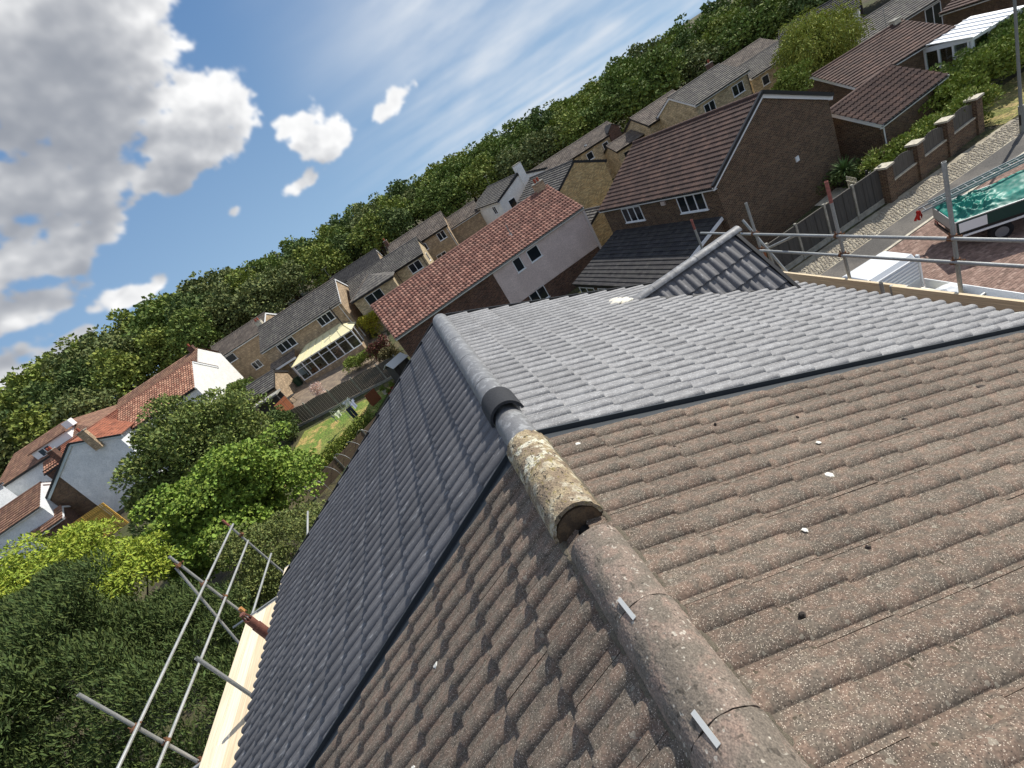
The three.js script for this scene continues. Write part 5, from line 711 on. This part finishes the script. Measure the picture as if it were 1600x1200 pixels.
{
  const f = thing('fence', 'dark timber fence with concrete posts and gravel boards below the brick gable', 'fence', [15.3, 0, -19.75], -0.01), n = 4, W = 1.75;
  for (let i = 0; i <= n; i++) bx(i * W - 0.05, -0.2, -0.06, i * W + 0.05, 1.98, 0.06).build('post', M.concrete, f);
  for (let i = 0; i < n; i++) { const x0 = i * W + 0.055, x1 = (i + 1) * W - 0.055; bx(x0, -0.1, -0.025, x1, 0.3, 0.025).build('gravel_board', M.concrete, f); for (let k = 0; k < 11; k++) { const a = mix(x0, x1, k / 11), b = mix(x0, x1, (k + 1) / 11); bx(a, 0.305, -0.012, b + 0.008, 1.86, 0.006 + 0.008 * (k % 2)).build('board', M.fenceDark, f); } for (const q of [0.33, 0.66]) bx(mix(x0, x1, q) - 0.02, 0.31, 0.016, mix(x0, x1, q) + 0.02, 1.85, 0.036).build('batten', M.fenceDark, f); bx(x0, 1.862, -0.03, x1, 1.9, 0.03).build('top_rail', M.fence, f); }
  const b = thing('fence', 'short brown boarded fence carrying on past the dark timber panels', 'fence', [11.9, 0, -19.9], -0.03); for (let k = 0; k < 16; k++) bx(k * 0.205, -0.1, -0.012, k * 0.205 + 0.19, 1.7, 0.012).build('board', M.fenceBrown, b); for (const y of [0.4, 1.4]) bx(0, y, -0.05, 3.3, y + 0.08, -0.013).build('rail', M.fenceBrown, b); for (const x of [0, 3.2]) bx(x, -0.2, -0.14, x + 0.09, 1.8, -0.052).build('post', M.concrete, b);
  const g = thing('garden_gate', 'low white picket gate beside the dark brick house corner', 'gate', [22.9, 0, -21.6], 1.2); for (let k = 0; k < 7; k++) bx(k * 0.15, 0.1, 0, k * 0.15 + 0.07, 1.15, 0.02).build('picket', M.cream, g); for (const y of [0.3, 0.85]) bx(0, y, -0.03, 1, y + 0.07, -0.002).build('rail', M.cream, g);
  struct('path', sheet([[22.2, -25], [22.2, -20], [24.2, -20], [24.2, -25]], 2, 2, 0.03), M.stone);
  const sb = thing('fence', 'low dark board fence with pale top beside the picket gate', 'fence', [23.2, 0, -21.2], 0.2); for (let k = 0; k < 10; k++) bx(k * 0.16, 0, 0, k * 0.16 + 0.15, 1.15, 0.02).build('board', M.fenceDark, sb); bx(0, 1.152, -0.03, 1.6, 1.2, 0.05).build('top_rail', M.concrete, sb); bx(-0.1, 0, -0.04, -0.005, 1.4, 0.06).build('post', M.dark, sb);
}
{ const l = thing('street_lamp', 'grey steel street lamp column at the footpath edge beyond the wall', 'lamp', [28.3, 0, -17.8]); put('column', tube([0, 0, 0], [0, 1.3, 0], 0.1, 14), M.grey, l); put('column', tube([0, 1.3, 0], [0, 8, 0], 0.065, 14, 0.05), M.grey, l); put('arm', tube([0, 7.95, 0], [0.1, 8.1, 1.0], 0.03, 8), M.grey, l); bx(-0.02, 8.06, 0.95, 0.2, 8.16, 1.5).build('lantern', M.grey, l); bx(-0.105, 0.4, -0.04, -0.098, 0.9, 0.04).build('door', M.dark, l); }

// ---------------------------------------------------------------- vehicles
const carGlass = std({ color: '#141a1e', roughness: 0.05 }), tyre = plain('#19191a', 0.85), rim = plain('#8d9092', 0.4, { metalness: 0.5 }), blackP = plain('#17191a', 0.5);
function wheel(par, x, y, z, r, w = 0.22) { const t = new THREE.TorusGeometry(r - w * 0.32, w * 0.34, 10, 26); t.scale(1, 1, 1.3); const a = put('wheel', merge([t, tube([0, 0, -w * 0.42], [0, 0, w * 0.42], r - w * 0.3, 24)]), tyre, par); a.position.set(x, y, z); put('rim', merge([tube([0, 0, -w * 0.46], [0, 0, w * 0.46], r * 0.55, 20), ...[0, 1, 2, 3, 4].map(i => tube([Math.cos(i * 1.2566) * r * 0.3, Math.sin(i * 1.2566) * r * 0.3, -w * 0.5], [Math.cos(i * 1.2566) * r * 0.3, Math.sin(i * 1.2566) * r * 0.3, w * 0.5], r * 0.06, 8))]), rim, a); return a; }
function cabGeo(len, h0, h1, w) { const s = new THREE.Shape(); s.moveTo(0, h0); s.lineTo(len, h0); s.lineTo(len + 0.02, h0 + 0.5); s.lineTo(len - 0.1, h0 + 0.72); s.lineTo(len * 0.62, h1 - 0.06); s.lineTo(len * 0.55, h1); s.lineTo(0.08, h1); s.lineTo(0, h1 - 0.1); s.closePath(); const g = new THREE.ExtrudeGeometry(s, { depth: w - 0.12, bevelEnabled: true, bevelSize: 0.06, bevelThickness: 0.06, bevelSegments: 3, curveSegments: 6 }); g.translate(0, 0, -(w - 0.12) / 2); return g; }
{ // tipper with the green sheet
  const t = thing('tipper_truck', 'dropside tipper truck loaded under a crumpled green tarpaulin', 'truck', [18.68, 0, -14.32], -35.8 * D2R), alu = plain('#9fa3a4', 0.4, { metalness: 0.4 }), wht = plain('#e6e8e8', 0.4), grn = blotch([30, 140, 122], [20, 112, 98], 6, 821, 1.2, { m: { roughness: 0.5 } });
  bx(0.1, 0.55, -0.42, 5.2, 0.72, 0.42).build('chassis', blackP, t); bx(0, 0.8, -1.05, 3.45, 0.9, 1.05).build('bed_floor', blackP, t);
  bx(-0.03, 0.9, -1.05, 0.0, 1.36, 1.05).build('tailboard', alu, t); for (const z of [-1.05, 1.03]) { bx(0.02, 0.9, z, 3.43, 1.36, z + 0.025).build('side_board', z > 0 ? plain('#123d37', 0.5) : alu, t); bx(-0.02, 1.361, z - 0.01, 3.43, 1.4, z + 0.035).build('side_rail', alu, t); } bx(0.05, 0.92, 1.056, 0.85, 1.3, 1.066).build('corner_panel', wht, t); bx(0.02, 0.7, 1.0, 3.4, 0.78, 1.06).build('skirt_rail', wht, t); bx(-0.02, 0.66, 0.9, 0.03, 1.36, 1.05).build('corner_post', blackP, t); bx(-0.06, 0.6, -0.95, 0.0, 0.72, 0.95).build('bumper', blackP, t);
  bx(3.46, 0.9, -1.05, 3.52, 2.15, 1.05).build('headboard', alu, t);
  { const g = new THREE.PlaneGeometry(3.5, 2.06, 110, 66); g.rotateX(-Math.PI / 2); const p = g.attributes.position; for (let i = 0; i < p.count; i++) { const x = p.getX(i) + 1.75, z = p.getZ(i), e = Math.min(x, 1.03 - Math.abs(z), 0.35) / 0.35, cr = 1 - sstep(0.9, 1.7, x), rid = 1 - Math.abs(noise3.noise(x * 2.6, 1, z * 3.1 + x)), rid2 = 1 - Math.abs(noise3.noise(x * 6, 4, z * 6)); p.setXYZ(i, x, 1.38 + e * (0.06 + 0.3 * sstep(0.8, 2.6, x) * (1 - 0.35 * z * z) + cr * (0.24 * rid ** 4 + 0.05 * rid2 ** 3 - 0.06)) + (1 - cr) * 0.02 * noise3.noise(x * 5, 2, z * 5), z + 0.03 * noise3.noise(x * 5, 7, z * 4)); } g.computeVertexNormals(); put('tarpaulin', g, grn, t); }
  for (const z of [-0.86, 0.86]) { wheel(t, 1.25, 0.36, z, 0.36, 0.26); wheel(t, 4.5, 0.36, z, 0.36, 0.24); }
  const cab = cabGeo(1.75, 0.55, 2.1, 1.9); cab.translate(3.6, 0, 0); put('cab', cab, wht, t); bx(3.75, 1.3, 0.952, 4.6, 1.95, 0.965).build('side_window', carGlass, t); bx(3.75, 1.3, -0.965, 4.6, 1.95, -0.952).build('side_window', carGlass, t);
  for (const z of [-0.78, 0.72]) { bx(-0.065, 0.74, z - 0.1, -0.035, 0.84, z + 0.16).build('tail_light', plain('#8c1d18', 0.3), t); }
  // ladder carried along the far side, rising over the cab
  const c = Math.cos(-35.8 * D2R), s = Math.sin(-35.8 * D2R), W = (x, y, z) => [18.68 + x * c + z * s, y, -14.32 - x * s + z * c];
  const ld = thing('ladder', 'aluminium double ladder lying along the side of the tipper truck', 'ladder', W(-0.45, 1.46, -0.92), -35.8 * D2R), LL = 5.4, rise = 0.16, at = (x, y, z) => [x, y + x * rise, z];
  for (const [y, o] of [[0, 0], [0.09, 0.35]]) { for (const z of [-0.2, 0.2]) put('stile', new GB().beam(at(o, y, z), at(LL + o, y, z), 0.028, 0.07).geo(), alu, ld); for (let i = 0; i < 21; i++) put('rung', tube(at(o + 0.15 + i * 0.25, y, -0.2), at(o + 0.15 + i * 0.25, y, 0.2), 0.014, 8), alu, ld); }
  const rg = thing('red_rag', 'red warning rag tied to the end of the ladder', 'rag', W(-0.52, 1.45, -0.9)), rp = plain('#b3261c', 0.8); for (let i = 0; i < 5; i++) { const g = new THREE.PlaneGeometry(0.09, 0.42, 3, 8), p = g.attributes.position; for (let k = 0; k < p.count; k++) p.setZ(k, 0.04 * Math.sin(p.getY(k) * 14 + i * 2) + 0.02 * Math.sin(p.getX(k) * 60)); g.translate(0, -0.16, 0.03); g.rotateY(i * 1.3); g.rotateZ(0.5 * Math.sin(i * 2.4)); g.computeVertexNormals(); put('strip', g, rp, rg); } put('knot', new THREE.IcosahedronGeometry(0.05, 1), rp, rg);
}
{ // white dropside pickup on the drive below the scaffold, nose to the footpath
  const t = thing('pickup_truck', 'white dropside pickup truck parked under the street scaffold', 'truck', [13.95, 0, -12.45], 85 * D2R), wht = plain('#e4e6e6', 0.35), in_ = plain('#c9cbcc', 0.5);
  const cab = cabGeo(1.9, 0.5, 2.1, 1.75); cab.translate(0.12, 0, 0); put('cab', cab, wht, t); for (const s of [-1, 1]) bx(0.3, 1.3, s * 0.877 - 0.006, 1.15, 1.92, s * 0.877 + 0.006).build('side_window', carGlass, t);
  { const g = new GB(); g.quad([1.38, 2.0, -0.7], [1.93, 1.28, -0.74], [1.93, 1.28, 0.74], [1.38, 2.0, 0.7]); g.build('windscreen', carGlass, t).position.set(0.012, 0.012, 0); }
  for (let i = 0; i < 3; i++) bx(0.3 + i * 0.28, 2.102, -0.62, 0.36 + i * 0.28, 2.118, 0.62).build('roof_rib', wht, t);
  bx(-0.02, 0.85, -0.9, 0.03, 2.05, 0.9).build('headboard', in_, t); for (let i = 0; i < 6; i++) bx(-0.05, 1.25 + i * 0.13, -0.8, -0.022, 1.3 + i * 0.13, 0.8).build('headboard_slat', wht, t); for (const z of [-0.9, 0.84]) bx(-0.06, 0.85, z, 0.05, 2.12, z + 0.06).build('headboard_post', wht, t);
  bx(-3.3, 0.74, -0.92, -0.03, 0.82, 0.92).build('bed_floor', in_, t); for (const z of [-0.93, 0.9]) bx(-3.3, 0.82, z, -0.07, 1.16, z + 0.03).build('side_board', wht, t); bx(-3.33, 0.82, -0.93, -3.3, 1.16, 0.93).build('tailboard', wht, t); bx(-3.2, 0.5, -0.38, 0.2, 0.66, 0.38).build('chassis', blackP, t);
  for (const z of [-0.76, 0.76]) { wheel(t, -2.2, 0.34, z, 0.34); wheel(t, 1.35, 0.34, z, 0.34); bx(2.0, 0.72, z - 0.12, 2.06, 0.92, z + 0.12).build('headlight', plain('#dfe6ea', 0.1), t); } bx(-0.9, 0.83, -0.3, -0.35, 1.12, 0.5).build('bed_box', M.cream, t);
  const bag = (() => { const g = new THREE.IcosahedronGeometry(0.36, 3), p = g.attributes.position; for (let i = 0; i < p.count; i++) { const k = 1 + 0.3 * noise3.noise(p.getX(i) * 5, p.getY(i) * 5, p.getZ(i) * 5); p.setXYZ(i, p.getX(i) * k * 1.3, p.getY(i) * k * 0.8, p.getZ(i) * k); } g.computeVertexNormals(); return g; })(); const b = thing('rubble_sack', 'white rubble sack lying in the bed of the pickup', 'sack', [14.25, 1.06, -11.2]); put('sack', bag, plain('#dcdedd', 0.75), b);
}

// ---------------------------------------------------------------- the garden below on the left
{
  const f = thing('fence', 'closeboard garden fence with concrete posts between lawn and conservatory', 'fence'), pts = [[-18.9, -44.0], [-16.5, -43.65], [-14.5, -43.3], [-12.0, -42.95], [-9.6, -42.6], [-7.0, -42.1], [-5.2, -41.7]];
  pts.forEach(([x, z]) => { const y = gh(x, z); bx(x - 0.06, y - 0.3, z - 0.06, x + 0.06, y + 1.92, z + 0.06).build('post', M.concrete, f); });
  for (let i = 0; i + 1 < pts.length; i++) { const [a, b] = [pts[i], pts[i + 1]], L = Math.hypot(b[0] - a[0], b[1] - a[1]), g = new GB(), n = Math.round(L / 0.15), T = (t) => [mix(a[0], b[0], t), mix(a[1], b[1], t)]; for (let k = 0; k < n; k++) { const p = T((k + 0.5) / n), y = mix(gh(...a), gh(...b), (k + 0.5) / n), h = 1.72 + 0.12 * Math.sin(Math.PI * (k + 0.5) / n); g.box(p[0] - L / n / 2 + 0.012, y + 0.25, p[1] - 0.02, p[0] + L / n / 2 - 0.012, y + h, p[1] + 0.02 * (k % 2)); } g.build('panel', M.fence, f); new GB().beam([a[0] + 0.07, gh(...a) + 0.08, a[1]], [b[0] - 0.07, gh(...b) + 0.08, b[1]], 0.05, 0.3).build('gravel_board', M.concrete, f); }
  const d = thing('fence', 'low dark plank fence with wire hoops below the lawn', 'fence'), q = [[-13.6, -29.9], [-11.4, -31.4], [-9.2, -33.0], [-7.0, -34.7], [-5.2, -36.2]];
  q.forEach(([x, z]) => { const y = gh(x, z); bx(x - 0.05, y - 0.2, z - 0.05, x + 0.05, y + 1.15, z + 0.05).build('post', M.concrete, d); });
  for (let i = 0; i + 1 < q.length; i++) for (let k = 0; k < 5; k++) { const [a, b] = [q[i], q[i + 1]]; new GB().beam([a[0] + 0.05, gh(...a) + 0.12 + k * 0.21, a[1]], [b[0] - 0.05, gh(...b) + 0.12 + k * 0.21, b[1]], 0.03, 0.195).build('board', M.plank, d); }
  for (let i = 0; i < 5; i++) { const t = i / 5, x = mix(-12.9, -8.2, t), z = mix(-29.6, -33.0, t), c = new THREE.CatmullRomCurve3([[0, 0, 0.9], [0, 1.0, 0.75], [0, 1.45, 0], [0, 1.0, -0.75], [0, 0, -0.9]].map(v => new THREE.Vector3(...v))), g = new THREE.TubeGeometry(c, 20, 0.018, 6); g.rotateY(0.9); g.translate(x, gh(x, z), z); put('hoop', g, galv, d); }
  const fg = thing('fence', 'new golden timber slatted fence below the catslide house', 'fence', [-38.6, 3.2, -44.6], 0.06); for (let k = 0; k < 26; k++) bx(k * 0.17, -0.6, 0, k * 0.17 + 0.12, 2.35, 0.02).build('slat', M.fenceGold, fg); for (const y of [0.2, 1.9]) bx(0, y, -0.06, 4.4, y + 0.09, -0.002).build('rail', M.fenceGold, fg); for (const x of [0, 2.2, 4.3]) bx(x, -0.6, -0.16, x + 0.1, 2.3, -0.062).build('post', M.fenceGold, fg);
  // rotary dryer and its washing
  const D = [-10.7, gh(-10.7, -38.2), -38.2], ry = thing('rotary_dryer', 'rotary clothes dryer with pale green lines on the lawn', 'clothes dryer', D), lime = plain('#c3d99a', 0.6);
  put('post', tube([0, 0, 0], [0, 1.75, 0], 0.024, 10), galv, ry); for (let k = 0; k < 4; k++) { const a = k * Math.PI / 2 + 0.5; put('arm', tube([0, 1.1, 0], [Math.cos(a) * 1.35, 1.72, Math.sin(a) * 1.35], 0.014, 8), galv, ry); } for (let r = 0.5; r <= 1.31; r += 0.2) for (let k = 0; k < 4; k++) { const a = k * Math.PI / 2 + 0.5, b = a + Math.PI / 2, y = 1.1 + 0.62 * r / 1.35; put('line', tube([Math.cos(a) * r, y, Math.sin(a) * r], [Math.cos(b) * r, y, Math.sin(b) * r], 0.005, 4), lime, ry); }
  const cloth = (w, h, c, p, turn, name, label, legs) => { const t = thing(name, label, 'clothing', [D[0] + p[0], D[1] + p[1], D[2] + p[2]], turn), mt = plain(c, 0.95), sh = (w2, h2, x) => { const g = new THREE.PlaneGeometry(w2, h2, 8, 10), q = g.attributes.position; for (let i = 0; i < q.count; i++) q.setZ(i, 0.03 * Math.sin(q.getX(i) * 16 + q.getY(i) * 3)); g.translate(x, -h2 / 2, 0); g.computeVertexNormals(); return g; }; if (legs) put('cloth', merge([sh(w * 0.47, h, -w * 0.26), sh(w * 0.47, h, w * 0.26), sh(w, h * 0.3, 0).translate(0, 0, 0.003)]), mt, t); else put('cloth', merge([sh(w, h, 0), sh(w * 1.5, h * 0.35, 0).translate(0, 0, 0.004)]), mt, t); };
  cloth(0.5, 1.0, '#39404e', [0.6, 1.45, 0.75], 0.4, 'trousers', 'dark blue trousers hanging from the rotary dryer', true); cloth(0.55, 0.7, '#8f98ad', [0.95, 1.6, 0.1], 1.2, 'shirt', 'grey-blue shirt hanging from the rotary dryer'); cloth(0.5, 0.55, '#cfd3dc', [0.4, 1.68, -0.8], 0.3, 'shirt', 'white patterned shirt hanging from the rotary dryer'); cloth(0.4, 0.6, '#8892a6', [-0.85, 1.6, 0.6], 2.0, 'shirt', 'pale grey shirt hanging from the rotary dryer by itself'); cloth(0.45, 0.5, '#d8e0c4', [-0.5, 1.55, 0.2], 0.9, 'shirt', 'pale green shirt hanging from the rotary dryer');
  const tb = thing('potting_bench', 'brown timber board leaning beside pots at the lawn corner', 'bench', [-8.3, gh(-8.3, -38.8), -38.8], 0.5); bx(-0.5, 0.1, -0.03, 0.5, 1.25, 0.03).build('board', M.fenceBrown, tb); for (const x of [-0.45, 0.4]) bx(x, 0, -0.4, x + 0.06, 0.9, -0.34).build('leg', M.fenceBrown, tb); bx(-0.5, 0.9, -0.45, 0.5, 0.94, -0.032).build('top', M.plank, tb);
  [[-7.4, -39.6, 0.2, 0.4, M.stone, 'pale stone'], [-7.0, -38.9, 0.17, 0.3, M.terracotta, 'terracotta'], [-6.6, -39.5, 0.22, 0.34, M.terracotta, 'large terracotta']].forEach(([x, z, r, h, m, c]) => { const t = thing('plant_pot', c + ' pot with a small plant by the shed', 'pot', [x, gh(x, z), z]); put('pot', hollow([0, 0, 0], [0, h, 0], r, 0.03, 16), m, t); put('leaves', foliage(crownClumps(10, [0, h + 0.15, 0], [r, 0.22, r], 0.12, 850 + (r * 100 | 0)), 60, 0.08, 860), LM.lime, t); });
  const sh = thing('garden_shed', 'small dark shed with a pale pitched roof by the fence', 'shed', [-5.2, gh(-5.2, -40.1), -40.1], 0.5); bx(-0.8, -0.2, -0.8, 0.8, 1.75, 0.8).build('wall', M.fenceDark, sh); for (const s of [-1, 1]) new GB().beam([0, 2.15, s * 0.03], [0, 1.72, s * 1.0], 1.8, 0.05).build('roof', plain('#d4d6d2', 0.7), sh); new GB().prism([[-0.78, 1.752], [0.78, 1.752], [0, 2.08]], -0.79, 0.79).geo(); bx(-0.3, 0, 0.802, 0.4, 1.6, 0.83).build('door', M.fence, sh);
  const wb = thing('wheelie_bin', 'green wheelie bin beside the white house door', 'bin', [-16.9, 2.7, -54.2], -0.15); bx(-0.28, 0.05, -0.33, 0.28, 0.98, 0.33).build('body', plain('#22402c', 0.6), wb); new GB().beam([0, 1.02, -0.36], [0, 1.05, 0.38], 0.62, 0.06).build('lid', plain('#1c3826', 0.6), wb); for (const x of [-0.24, 0.24]) put('wheel', tube([x - 0.03, 0.1, -0.3], [x + 0.03, 0.1, -0.3], 0.1, 12), tyre, wb);
  const pt = thing('planter', 'raised timber planter under the near end of the lawn', 'planter', [-9.9, gh(-9.9, -28.6), -28.6], 0.75); for (const [a, b, c, e] of [[-0.9, -0.4, 0.9, -0.36], [-0.9, 0.36, 0.9, 0.4], [-0.9, -0.355, -0.86, 0.355], [0.86, -0.355, 0.9, 0.355]]) bx(a, 0, b, c, 0.45, e).build('board', M.plank, pt); bx(-0.85, 0, -0.35, 0.85, 0.38, 0.35).build('soil', plain('#4a3a2c', 1), pt);
  const ob = thing('outdoor_table', 'round-edged dark garden table in the shade by the conservatory', 'table', [-17.5, gh(-17.5, -50.2), -50.2]); put('top', tube([0, 0.7, 0], [0, 0.74, 0], 0.7, 20), M.dark, ob); for (let k = 0; k < 3; k++) put('leg', tube([Math.cos(k * 2.1) * 0.5, 0, Math.sin(k * 2.1) * 0.5], [Math.cos(k * 2.1) * 0.3, 0.7, Math.sin(k * 2.1) * 0.3], 0.03, 8), M.dark, ob);
}
renderer.render(scene, camera);
